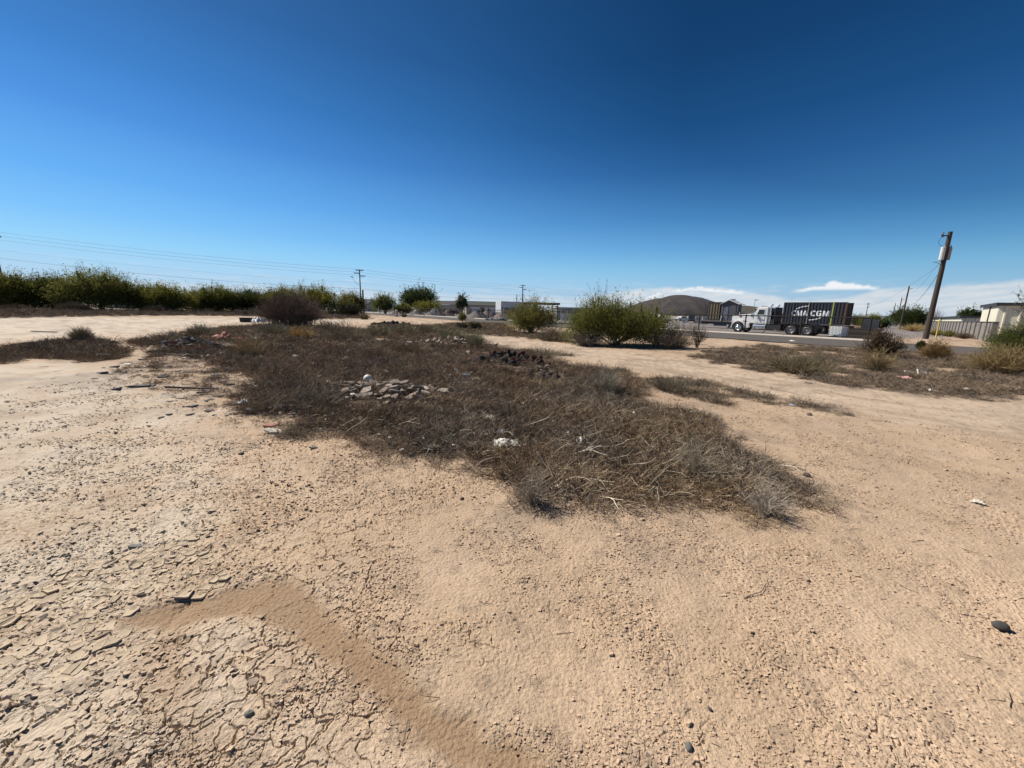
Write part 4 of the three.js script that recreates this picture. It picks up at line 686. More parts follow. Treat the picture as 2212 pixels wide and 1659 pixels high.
{
  const S = 12, T = 2.72, L = 6.06, HG = 2.55, Y = 1.06, D = 2.44;
  const trailer = thing('container_trailer', 'black chassis trailer carrying the dark shipping container', 'trailer', onYard(T, S + D / 2), STREET_TURN);
  part('frame_rail', [box(7.4, 0.3, 0.14, 2.9, 0.86, 0.5), box(7.4, 0.3, 0.14, 2.9, 0.86, -0.5)], BLACK, trailer); part('bolster', [-0.2, 3, 6.1].map((x) => box(0.25, 0.2, 2.4, x, 0.93, 0)), mat(0.1, 0.02, 0.016, 0.7), trailer);
  for (const x of [4.0, 5.3]) for (const s of [1, -1]) wheelOn(trailer, x, s * 0.98, 0.5, 0.26, true, mat(0.45, 0.44, 0.42, 0.5, { metalness: 0.4 }), s);
  part('landing_leg', [box(0.12, 0.85, 0.12, 0.9, 0.42, 0.9), box(0.12, 0.85, 0.12, 0.9, 0.42, -0.9), box(0.3, 0.04, 0.3, 0.9, 0.02, 0.9), box(0.3, 0.04, 0.3, 0.9, 0.02, -0.9)], BLACK, trailer);
  part('mud_flap', [box(0.02, 0.6, 0.6, 6.1, 0.6, 0.9), box(0.02, 0.6, 0.6, 6.1, 0.6, -0.9)], BLACK, trailer); part('headboard', [box(0.12, 1.0, 2.3, -0.9, 1.5, 0), box(0.8, 0.5, 2.0, -1.4, 1.1, 0)], mat(0.15, 0.045, 0.03, 0.8), trailer);
  const cv = document.createElement('canvas'); cv.width = 1536; cv.height = 640; const g = cv.getContext('2d'), R = rng(5);
  g.fillStyle = '#34363d'; g.fillRect(0, 0, 1536, 640);
  for (let i = 0; i < 900; i++) { g.globalAlpha = 0.05 + 0.1 * R(); g.fillStyle = R() < 0.4 ? '#5a3a26' : R() < 0.5 ? '#24262c' : '#4a4c55'; const x = R() * 1536, y = R() * 640; g.fillRect(x, y, 2 + 10 * R(), 8 + 60 * R()); }
  g.globalAlpha = 0.8; g.fillStyle = '#4a3321'; for (let i = 0; i < 240; i++) { g.globalAlpha = 0.12; g.fillRect(1410 + 110 * R(), 640 * R(), 10 + 25 * R(), 20 + 120 * R()); }
  g.globalAlpha = 1; g.fillStyle = '#f6f6f4'; g.strokeStyle = '#f6f6f4'; g.font = 'bold 228px sans-serif'; g.textBaseline = 'alphabetic'; for (const [word, x, w] of [['CMA', 207, 428], ['CGM', 705, 490]]) { g.save(); g.translate(x, 405); g.scale(w / g.measureText(word).width, 1); g.fillText(word, 0, 0); g.lineWidth = 6; g.strokeText(word, 0, 0); g.restore(); }
  g.lineWidth = 26; g.lineCap = 'round'; g.beginPath(); g.moveTo(330, 190); g.quadraticCurveTo(450, 100, 640, 92); g.stroke(); g.beginPath(); g.moveTo(690, 535); g.quadraticCurveTo(860, 530, 985, 455); g.stroke();
  const print = new THREE.CanvasTexture(cv); print.colorSpace = THREE.SRGBColorSpace;
  const sideMat = new THREE.MeshStandardMaterial({ map: print, roughness: 0.5, side: THREE.DoubleSide }), paint = mat(0.032, 0.034, 0.042, 0.5), rust = mat(0.09, 0.06, 0.04, 0.8);
  const c = thing('shipping_container', 'dark blue-grey shipping container with large white lettering', 'container', onYard(T, S + D / 2, Y), STREET_TURN);
  corrugated(L - 0.2, HG - 0.24, 19, 0.06, sideMat, 'side_panel', c, 0.1, 0.14, D / 2 - 0.01, 1); corrugated(L - 0.2, HG - 0.24, 19, 0.06, sideMat, 'side_panel', c, 0.1, 0.14, -D / 2 + 0.01, -1);
  for (const z of [D / 2, -D / 2]) { part('top_rail', box(L, 0.1, 0.08, L / 2, HG - 0.05, z - Math.sign(z) * 0.04), paint, c); part('bottom_rail', box(L, 0.15, 0.1, L / 2, 0.075, z - Math.sign(z) * 0.05), paint, c); for (const x of [0.06, L - 0.06]) part('corner_post', box(0.14, HG - 0.01, 0.14, x, HG / 2, z - Math.sign(z) * 0.067), x < 1 ? paint : rust, c); }
  part('roof', box(L - 0.16, 0.05, D - 0.16, L / 2, HG - 0.07, 0), paint, c); part('floor', box(L - 0.3, 0.12, D - 0.2, L / 2, 0.08, 0), BLACK, c);
  for (const z of [0.58, -0.58]) { const d = part('door', box(0.05, HG - 0.3, 1.12, L - 0.03, HG / 2, z), rust, c); part('lock_bar', [cyl(0.02, 0.02, HG - 0.3, L + 0.03, HG / 2, z - 0.25, 'y', 8), cyl(0.02, 0.02, HG - 0.3, L + 0.03, HG / 2, z + 0.25, 'y', 8)], STEEL, d); }
  part('front_wall', box(0.05, HG - 0.2, D - 0.2, 0.03, HG / 2, 0), paint, c);
  const strap = (x, k, w, label) => tag(solo('tie_down_strap', [box(w, HG + 0.6, 0.012, x, HG / 2 - 0.28, D / 2 + 0.02), box(w, 0.012, D + 0.05, x, HG + 0.01, 0), box(w * 1.6, 0.12, 0.06, x, 0.1, D / 2 + 0.05)], mat(...k, 0.7), label, 'strap', onYard(T, S + D / 2, Y), STREET_TURN), label, 'strap');
  strap(4.85, [0.42, 0.44, 0.08], 0.11, 'yellow-green tie-down strap over the container'); strap(2.55, [0.36, 0.33, 0.24], 0.07, 'pale tie-down strap over the middle of the lettering'); strap(1.0, [0.12, 0.11, 0.085], 0.07, 'dull tie-down strap left of the lettering');
}
// ---------------------------------------------------------------- the white liquid tote, and dark stacked timber behind
{
  const t = thing('liquid_tote', 'white plastic liquid tote in a wire cage beside the trailer', 'tote', onYard(10.6, 2.6), STREET_TURN - 0.15), wm = mat(0.72, 0.74, 0.72, 0.5), cage = mat(0.6, 0.6, 0.58, 0.35, { metalness: 0.7 });
  part('tank', [prism([[-0.48, 0.16], [0.48, 0.16], [0.48, 1.06], [-0.48, 1.06]], 1.1, 0.06)], wm, t); part('lid', [cyl(0.12, 0.12, 0.06, 0, 1.08, 0, 'y', 16)], BLACK, t); part('valve', [cyl(0.05, 0.05, 0.12, 0, 0.24, 0.6, 'z', 10)], BLACK, t);
  for (const z of [0.58, -0.58]) { for (let y = 0.2; y < 1.1; y += 0.17) part('cage_bar', cyl(0.012, 0.012, 1.06, 0, y, z, 'x', 6), cage, t); for (let x = -0.5; x <= 0.51; x += 0.25) part('cage_bar', cyl(0.012, 0.012, 0.94, x, 0.6, z + Math.sign(z) * 0.02, 'y', 6), cage, t); }
  for (const x of [0.52, -0.52]) for (let y = 0.2; y < 1.1; y += 0.17) part('cage_bar', cyl(0.012, 0.012, 1.16, x, y, 0, 'z', 6), cage, t);
  part('pallet', [box(1.1, 0.04, 1.2, 0, 0.13, 0), ...[-0.48, 0, 0.48].flatMap((x) => [-0.5, 0, 0.5].map((z) => box(0.12, 0.1, 0.12, x, 0.06, z)))], BLACK, t);
  const s = thing('timber_stack', 'stack of dark beams behind the white tote', 'timber', onYard(11.4, 5.5), STREET_TURN), dk = [scrapDark(0.045), scrapDark(0.07), scrapDark(0.03)];
  function scrapDark(k) { return mat(k, k * 0.8, k * 0.65, 0.9); }
  for (let j = 0; j < 6; j++) for (let i = 0; i < 4; i++) part('beam', box(3.4 + 0.3 * Math.sin(i * 3 + j), 0.14, 0.2, 0.1 * Math.cos(j * 2 + i), 0.09 + j * 0.155, i * 0.24), dk[(i + j) % 3], s);
}
// ---------------------------------------------------------------- flatbed behind with a tan container and a small shed
{
  const d = 60, p0 = at(1534, 700, d), t = thing('flatbed_trailer', 'low flatbed trailer under the tan container and the dark shed', 'trailer', [p0[0], 0, p0[2]], STREET_TURN + 0.1);
  part('deck', box(12, 0.22, 2.5, 4.6, 1.05, 0), mat(0.16, 0.145, 0.13, 0.8), t); part('frame_rail', [box(11.5, 0.35, 0.15, 4.6, 0.78, 0.5), box(11.5, 0.35, 0.15, 4.6, 0.78, -0.5)], BLACK, t);
  for (const x of [8, 9.3]) for (const s of [1, -1]) wheelOn(t, x, s * 1.0, 0.5, 0.26, true, BLACK, s);
  part('stake', [bar([1.9, 1.1, 1.28], [2.0, 1.9, 1.28], 0.06), bar([4.2, 1.1, 1.28], [4.35, 2.4, 1.28], 0.06)], mat(0.5, 0.48, 0.44, 0.6), t); part('toolbox', box(2.6, 0.55, 0.6, 2.2, 0.62, 0.8), mat(0.03, 0.035, 0.05, 0.5), t); part('landing_leg', [box(0.2, 0.9, 0.2, 3.4, 0.45, 0.8), box(0.2, 0.9, 0.2, 3.4, 0.45, -0.8)], STEEL, t);
  const base = (x, y) => { const c = Math.cos(t.rotation.y), s = Math.sin(t.rotation.y); return [p0[0] + x * c, y, p0[2] - x * s]; };
  const c = thing('tan_container', 'weathered tan corrugated container left of the dark shed', 'container', base(-0.1, 1.17), t.rotation.y), tm = mat(0.24, 0.195, 0.13, 0.8, { map: noiseTexture(128, (u, v) => { const a = 0.75 + 0.6 * tiled(n2, u * 3 % 1, v, 4, 4); return [a, a * 0.97, a * 0.9]; }) });
  corrugated(1.6, 2.4, 4, 0.09, tm, 'side_panel', c, 0.05, 0.1, 1.2, 1); corrugated(1.6, 2.4, 4, 0.09, tm, 'side_panel', c, 0.05, 0.1, -1.2, -1); for (const x of [0.03, 1.67]) part('end_wall', box(0.06, 2.5, 2.4, x, 1.3, 0), BLACK, c); part('top_rail', box(1.72, 0.12, 2.46, 0.85, 2.58, 0), mat(0.06, 0.05, 0.04, 0.8), c); part('floor', box(1.7, 0.1, 2.4, 0.85, 0.06, 0), BLACK, c);
  const s = thing('portable_shed', 'dark portable shed with white gable roof on the flatbed', 'shed', base(1.75, 1.17), t.rotation.y), sm = mat(0.09, 0.09, 0.105, 0.7), rm = mat(0.62, 0.62, 0.6, 0.5);
  s.scale.x = 0.66; part('wall', [prism([[0, 0], [3.0, 0], [3.0, 2.3], [1.5, 2.85], [0, 2.35]], 2.3, 0.01)], sm, s); part('roof', [prism([[-0.25, 2.3], [1.5, 2.9], [1.5, 2.98], [-0.25, 2.37]], 2.7), prism([[1.5, 2.9], [3.6, 2.28], [3.6, 2.35], [1.5, 2.98]], 2.7)], rm, s); part('door', box(0.95, 1.95, 0.04, 1.0, 1.0, 1.17), mat(0.15, 0.16, 0.185, 0.6), s); part('door_brace', [bar([0.6, 1.7, 1.21], [1.45, 0.7, 1.21], 0.035)], mat(0.34, 0.34, 0.34), s); part('ridge_vent', box(0.9, 0.1, 0.5, 1.6, 3.03, 0), BLACK, s); part('awning_post', [bar([3.35, 0, 1.2], [3.35, 2.3, 1.2], 0.04), bar([0.05, 0, 1.2], [0.3, 2.2, 1.25], 0.04)], mat(0.3, 0.3, 0.3), s);
}
// ---------------------------------------------------------------- gravel heaps and broken rock in the yard
{
  const gm = new THREE.MeshStandardMaterial({ roughness: 1, side: THREE.DoubleSide, map: noiseTexture(256, (u, v) => { const a = 0.82 + 0.35 * tiled(n1, u, v, 14, 4) + 0.35 * tiled(n2, u, v, 60, 2); return [a, a * 0.985, a * 0.97]; }) });
  const pile = (label, u0, u1, vTop, dist, k, seed) => {
    const u = (u0 + u1) / 2, w = (u1 - u0) / SURVEY_F * dist, h = tallTo(u, vTop, dist), n = 26, p = [], uv = [], ix = [], R = rng(seed), px = (R() - 0.5) * 0.3;
    for (let j = 0; j <= n; j++) for (let i = 0; i <= n * 2; i++) { const a = i / (n * 2) * 6.2832, q = j / n, cone = Math.max(0, 1 - Math.pow(q, 0.95)), x = Math.cos(a) * q * w / 2 * (1 + 0.12 * n1(Math.cos(a) + seed, Math.sin(a))) + px * (1 - q) * w * 0.5, z = Math.sin(a) * q * w * 0.42; p.push(x, h * cone * (1 + 0.1 * n2(x * 0.7 + seed, z * 0.7)) + 0.06 * n3(x * 3, z * 3) * sstep(1, 0.8, q) - 0.02, z); uv.push(x * 0.4, z * 0.4); }
    for (let j = 0; j < n; j++) for (let i = 0; i < n * 2; i++) { const a = j * (n * 2 + 1) + i, b = a + n * 2 + 1; ix.push(a, a + 1, b, a + 1, b + 1, b); }
    const g = new THREE.BufferGeometry(); g.setAttribute('position', new THREE.Float32BufferAttribute(p, 3)); g.setAttribute('uv', new THREE.Float32BufferAttribute(uv, 2)); g.setIndex(ix); g.computeVertexNormals();
    const m = gm.clone(); m.color = col(...k); solo('gravel_heap', g, m, label, 'gravel heap', standing(u, dist), 0, 'gravel heaps in the yard');
  };
  pile('small flat gravel heap farthest left behind the fence', 884, 920, 667.5, 112, [0.17, 0.155, 0.15], 1); pile('pointed grey gravel heap under the round tree', 914, 966, 663, 106, [0.18, 0.165, 0.16], 2); pile('brownish gravel heap half hidden behind the pointed one', 950, 985, 667, 112, [0.17, 0.14, 0.125], 3);
  pile('wide gravel heap left of the white trailer', 1002, 1056, 667, 86, [0.2, 0.175, 0.165], 4); pile('tall gravel heap right in front of the white trailer end', 1026, 1080, 665, 90, [0.19, 0.165, 0.158], 5); pile('gravel heap half hidden by the grey-green bush', 1060, 1116, 665.5, 84, [0.22, 0.18, 0.165], 6);
  const p = standing(1072, 71), h = thing('rock_heap', 'low heap of broken pale concrete at the fence', 'rubble heap', p), R = rng(77), ms = [scrap2(0.3), scrap2(0.4), scrap2(0.22)];
  function scrap2(k) { return mat(k, k * 0.92, k * 0.86, 0.95); }
  const geo = new THREE.DodecahedronGeometry(0.5, 0);
  for (let i = 0; i < 70; i++) { const o = part('rock', geo, ms[i % 3], h), q = R(), s = 0.25 + 0.4 * R(); o.position.set((R() - 0.5) * 3.9, 0.1 + 0.45 * q * R(), (R() - 0.5) * 1.4); o.rotation.set(R() * 6, R() * 6, R() * 6); o.scale.set(s, s * 0.7, s); }
  const e = standing(1845, 56), eh = thing('earth_mound', 'brown earth mound behind the stacked beams', 'earth heap', e); part('soil', new THREE.SphereGeometry(1, 16, 8, 0, 6.283, 0, 1.571).scale(1.5, 0.95, 1.1), mat(0.22, 0.14, 0.09, 1), eh);
}
// ---------------------------------------------------------------- buildings and parked things across the yard
function gableHouse(name, label, u0, u1, vRidge, vEave, dist, turn, wallM, roofM) {
  const u = (u0 + u1) / 2, L = (u1 - u0) / SURVEY_F * dist, ridge = tallTo(u, vRidge, dist), eave = Math.max(2.2, tallTo(u, vEave, dist)), D = 7, t = thing(name, label, 'house', standing(u, dist), turn);
  part('wall', [box(L, eave, D, 0, eave / 2, 0)], wallM, t); part('gable', [prism([[-D / 2, 0], [D / 2, 0], [0, ridge - eave]], L - 0.1).rotateY(Math.PI / 2).translate(0, eave, 0)], wallM, t);
  const k = Math.hypot(D / 2, ridge - eave), a = Math.atan2(ridge - eave, D / 2); for (const s of [1, -1]) part('roof', box(L + 0.9, 0.14, k + 0.6, 0, (ridge + eave) / 2 + 0.02, s * (D / 4 + 0.12), 0, s * a), roofM, t);
  for (const x of [-0.3, 0.28]) { const w = part('window', box(1.3, 1.0, 0.05, x * L, 1.5, D / 2 + 0.02), DARKGLASS, t); part('frame', [box(1.42, 0.07, 0.08, x * L, 2.03, D / 2 + 0.03), box(1.42, 0.07, 0.08, x * L, 0.97, D / 2 + 0.03)], mat(0.7, 0.68, 0.64), w); }
  part('door', box(0.95, 2.05, 0.06, 0, 1.03, D / 2 + 0.02), mat(0.2, 0.12, 0.08), t);
  return t;
}
{
  const stucco = mat(0.42, 0.36, 0.3, 0.9), green = mat(0.075, 0.085, 0.07, 0.9), dkRoof = mat(0.06, 0.055, 0.055, 0.9), blueRoof = mat(0.055, 0.06, 0.075, 0.9), whiteM = mat(0.72, 0.72, 0.7, 0.6);
  gableHouse('house', 'far house with dark roof left of the small upright tree', 944, 992, 651, 658, 172, -0.25, stucco, dkRoof); gableHouse('house', 'far house with long green-grey roof behind the gravel heaps', 1006, 1068, 652, 659.5, 160, 0.2, stucco, green); gableHouse('house', 'small house with blue-grey roof between the bushes by the power pole', 784, 808, 647, 656, 185, -0.3, stucco, blueRoof);
  // white-roofed carport by the round tree
  const cp = thing('carport', 'white flat-roofed carport beside the round dark tree', 'carport', standing(953, 128), -0.2); part('roof', [box(5.2, 0.16, 3.4, 0, 3.4, 0, 0, 0, -0.06)], whiteM, cp); for (const [x, z] of [[-2.3, 1.4], [2.3, 1.4], [-2.3, -1.4], [2.3, -1.4]]) part('post', bar([x, 0, z], [x, 3.35, z], 0.06), whiteM, cp);
  // long white shed
  const ws = thing('white_shed', 'long low white shed left of the white trailer', 'shed', standing(1052, 120), -0.1), wl = 62 / SURVEY_F * 120; part('wall', box(wl, 2.4, 4, 0, 1.2, 0), mat(0.5, 0.5, 0.49, 0.7), ws); part('roof', box(wl + 0.3, 0.25, 4.4, 0, 2.55, 0), whiteM, ws); for (let i = 0; i < 3; i++) part('door', box(1.6, 2.0, 0.05, -wl / 3 + i * wl / 3, 1.0, 2.02), mat(0.4, 0.4, 0.39), ws);
  // box trailer
  const bt = thing('box_trailer', 'white box trailer parked behind the gravel heaps', 'trailer', standing(1076, 100), 0.62); const TL = 9.5; part('body', box(TL, 2.75, 2.5, TL / 2, 2.75, 0), mat(0.55, 0.58, 0.64, 0.4), bt); part('front_panel', box(0.05, 2.75, 2.5, -0.02, 2.75, 0), mat(0.8, 0.8, 0.79, 0.5), bt); part('blue_band', box(TL - 0.4, 1.1, 0.03, TL / 2, 2.1, 1.26), mat(0.09, 0.15, 0.28, 0.5), bt); part('edge_trim', [box(TL, 0.08, 0.05, TL / 2, 4.12, 1.26), box(0.06, 2.75, 0.06, 0, 2.75, 1.25)], BLACK, bt); part('frame_rail', box(TL, 0.25, 1.0, TL / 2, 1.22, 0), BLACK, bt); for (const x of [7.0, 8.2]) for (const s of [1, -1]) wheelOn(bt, x, s, 0.5, 0.26, false, CHROME, s); part('landing_leg', [box(0.15, 1.2, 0.15, 1.8, 0.6, 0.8), box(0.15, 1.2, 0.15, 1.8, 0.6, -0.8)], BLACK, bt);
  // shade canopy and grey shed behind the airy bush
  const sc = thing('shade_canopy', 'dark flat shade roof on posts behind the airy bush', 'canopy', standing(1164, 62), 0.12); part('roof', box(5.6, 0.28, 4.2, 0, 3.0, 0, 0, 0, 0.0), mat(0.045, 0.03, 0.022, 0.9), sc); for (const [x, z] of [[-2.5, 1.8], [2.5, 1.8], [-2.5, -1.8], [2.5, -1.8]]) part('post', bar([x, 0, z], [x, 2.9, z], 0.07), STEEL, sc);
  const aw = thing('white_awning', 'low white pitched awning right of the dark shade roof', 'awning', standing(1190, 66), 0.12); part('roof', [prism([[-2.4, 2.35], [0.4, 2.72], [2.2, 2.5], [2.2, 2.43], [0.4, 2.62], [-2.4, 2.27]], 3)], whiteM, aw); for (const [x, z] of [[-2.2, 1.3], [2, 1.3], [-2.2, -1.3], [2, -1.3]]) part('post', bar([x, 0, z], [x, 2.35, z], 0.05), whiteM, aw);
  const gs = thing('grey_shed', 'long grey metal shed with white roof edge between the two green bushes', 'shed', standing(1262, 92), 0.12), gl = 130 / SURVEY_F * 92; part('roof', box(gl + 0.4, 0.22, 5.4, 0, 2.85, 0), whiteM, gs); for (let i = 0; i < 10; i++) part('wall_panel', box(gl / 10 - 0.03, 2.7, 0.06, -gl / 2 + (i + 0.5) * gl / 10, 1.36, 2.5), mat(0.2, 0.21, 0.24, 0.6), gs); part('wall', box(gl, 2.7, 4.8, 0, 1.35, 0), mat(0.2, 0.2, 0.22, 0.7), gs);
  const pk = thing('picket_gate', 'white picket gate in the yard between the two green bushes', 'gate', standing(1222, 74), 0.2); for (let i = 0; i < 12; i++) part('picket', box(0.09, 1.5, 0.03, -0.95 + i * 0.17, 0.8, 0), whiteM, pk); part('rail', [box(2.1, 0.08, 0.03, 0, 0.35, -0.03), box(2.1, 0.08, 0.03, 0, 1.3, -0.03)], whiteM, pk);
  // parked vehicles
  const car = (name, label, u, dist, turn, paint, tall) => {
    const t = thing(name, label, name.includes('pickup') ? 'pickup' : 'car', standing(u, dist), turn), h = tall ? 1.85 : 1.5, pick = name.includes('pickup');
    part('body', prism([[-2.3, 0.35], [-2.35, 0.85], [-1.9, 0.98], [2.25, 0.98], [2.35, 0.8], [2.3, 0.35]], 1.8, 0.08), paint, t);
    const cabin = part('cabin', prism(pick ? [[-1.0, 0.95], [-0.5, h], [0.7, h], [0.85, 0.95]] : [[-1.25, 0.95], [-0.6, h], [1.5, h], [2.1, 0.95]], 1.62, 0.08), paint, t); part('side_window', [prism(pick ? [[-0.75, 1.02], [-0.4, h - 0.12], [0.6, h - 0.12], [0.7, 1.02]] : [[-0.95, 1.02], [-0.5, h - 0.12], [1.35, h - 0.12], [1.75, 1.02]], 1.64)], DARKGLASS, cabin); part('windshield', prism([[-1.2, 1.0], [-0.66, h - 0.08], [-0.62, h - 0.1], [-1.1, 1.0]].map(([x, y]) => [x + (pick ? 0.2 : 0), y]), 1.4), DARKGLASS, cabin);
    for (const x of [-1.4, 1.4]) for (const s of [1, -1]) wheelOn(t, x, s * 0.82, 0.36, 0.22, false, CHROME, s);
    for (const s of [1, -1]) part('headlight', box(0.06, 0.14, 0.35, -2.34, 0.75, s * 0.62), mat(0.7, 0.7, 0.68, 0.2), t); part('bumper', [box(0.12, 0.2, 1.7, -2.36, 0.48, 0), box(0.12, 0.2, 1.7, 2.36, 0.48, 0)], BLACK, t);
  };
  const wp = mat(0.72, 0.72, 0.7, 0.35), dp = mat(0.03, 0.032, 0.038, 0.3);
  car('parked_pickup', 'white pickup seen through the biggest green bush', 1424, 96, 0.3, wp, true); car('parked_car', 'dark car with white front in the yard left of the pale cabinets', 1492, 102, 1.2, dp, true); car('parked_car', 'white car far back in the yard below the hill', 1470, 128, 0.5, wp, false); car('parked_car', 'small white car behind the pale cabinets', 1535, 118, -0.2, wp, false); car('parked_car', 'red car near the far dark-roofed house', 978, 140, 0.1, mat(0.25, 0.03, 0.025, 0.4), false);
  // cabinets
  const cab = (label, u, dist, w, h, d, m) => { const t = thing('yard_cabinet', label, 'cabinet', standing(u, dist), -0.5); part('body', box(w, h, d, 0, h / 2 + 0.08, 0), m, t); part('door', box(w * 0.86, h * 0.86, 0.03, 0, h / 2 + 0.08, d / 2 + 0.02), m, t); part('foot', [box(0.12, 0.1, d, -w / 2 + 0.1, 0.05, 0), box(0.12, 0.1, d, w / 2 - 0.1, 0.05, 0)], BLACK, t); part('vent', [0, 1, 2, 3].map((k) => box(w * 0.6, 0.03, 0.02, 0, h * 0.55 + k * 0.1, d / 2 + 0.045)), BLACK, t); };
  cab('beige square cabinet in the yard left of the flatbed', 1508, 88, 1.3, 1.7, 1, mat(0.5, 0.46, 0.4)); cab('grey cabinet between the beige one and the flatbed', 1523, 82, 1.1, 1.5, 1, mat(0.4, 0.41, 0.43)); cab('low white cabinet left of the dark car', 1477, 96, 0.9, 0.8, 0.8, mat(0.66, 0.65, 0.62));
  // concrete pedestal by the street
  const pd = thing('concrete_pedestal', 'pale concrete pedestal standing at the near edge of the street', 'pedestal', standing(857, 82), 0.2); part('base', box(0.75, 0.12, 0.75, 0, 0.06, 0), mat(0.45, 0.4, 0.34), pd); part('shaft', [cyl(0.3, 0.27, 1.2, 0, 0.7, 0, 'y', 18)], mat(0.5, 0.42, 0.34), pd); part('cap', [new THREE.SphereGeometry(0.29, 16, 8, 0, 6.283, 0, 1.571).scale(1, 0.5, 1).translate(0, 1.28, 0)], mat(0.52, 0.44, 0.36), pd);
  // white home behind the mesquites and a trailer at the far left
  const mh = thing('mobile_home', 'white mobile home glimpsed behind the mesquite row', 'house', standing(315, 104), 0.5); part('wall', box(13, 2.6, 4.2, 0, 1.7, 0), whiteM, mh); part('roof', box(13.4, 0.3, 4.6, 0, 3.15, 0), mat(0.6, 0.6, 0.58), mh); for (const x of [-4.5, -1.5, 3.5]) { const w = part('window', box(1.2, 0.9, 0.05, x, 1.9, 2.12), DARKGLASS, mh); part('frame', box(1.3, 0.08, 0.08, x, 2.4, 2.13), whiteM, w); } part('door', box(0.9, 2, 0.06, 1.4, 1.4, 2.12), mat(0.3, 0.25, 0.2), mh); part('skirting', box(12.8, 0.4, 4, 0, 0.2, 0), mat(0.3, 0.28, 0.26), mh);
  const ct = thing('camper_trailer', 'white camper trailer cut by the left edge of the picture', 'trailer', standing(-8, 84), 0.6); part('body', prism([[-3, 0.6], [3, 0.6], [3.2, 1.4], [2.9, 2.9], [-2.9, 2.9], [-3.1, 1.2]], 2.3, 0.1), whiteM, ct); part('stripe', box(5.6, 0.3, 0.03, 0, 1.5, 1.17), mat(0.2, 0.2, 0.24), ct); for (const x of [-1.6, 1.2]) part('window', box(1.1, 0.6, 0.04, x, 2.1, 1.17), DARKGLASS, ct); for (const s of [1, -1]) wheelOn(ct, 0.2, s * 0.95, 0.36, 0.22, false, CHROME, s); part('hitch', [bar([-3, 0.6, 0], [-4.2, 0.5, 0], 0.06), bar([-4.1, 0, 0], [-4.1, 0.5, 0], 0.04)], BLACK, ct);
  const tank = thing('white_tank', 'white round tank far down the alley between the poles', 'tank', standing(1922, 140)); part('shell', cyl(1.1, 1.1, 2.2, 0, 1.1, 0, 'y', 24), whiteM, tank); part('roof', cyl(1.12, 0.3, 0.4, 0, 2.4, 0, 'y', 24), whiteM, tank); part('hatch', cyl(0.25, 0.25, 0.15, 0, 2.65, 0, 'y', 12), mat(0.4, 0.4, 0.4), tank);
}

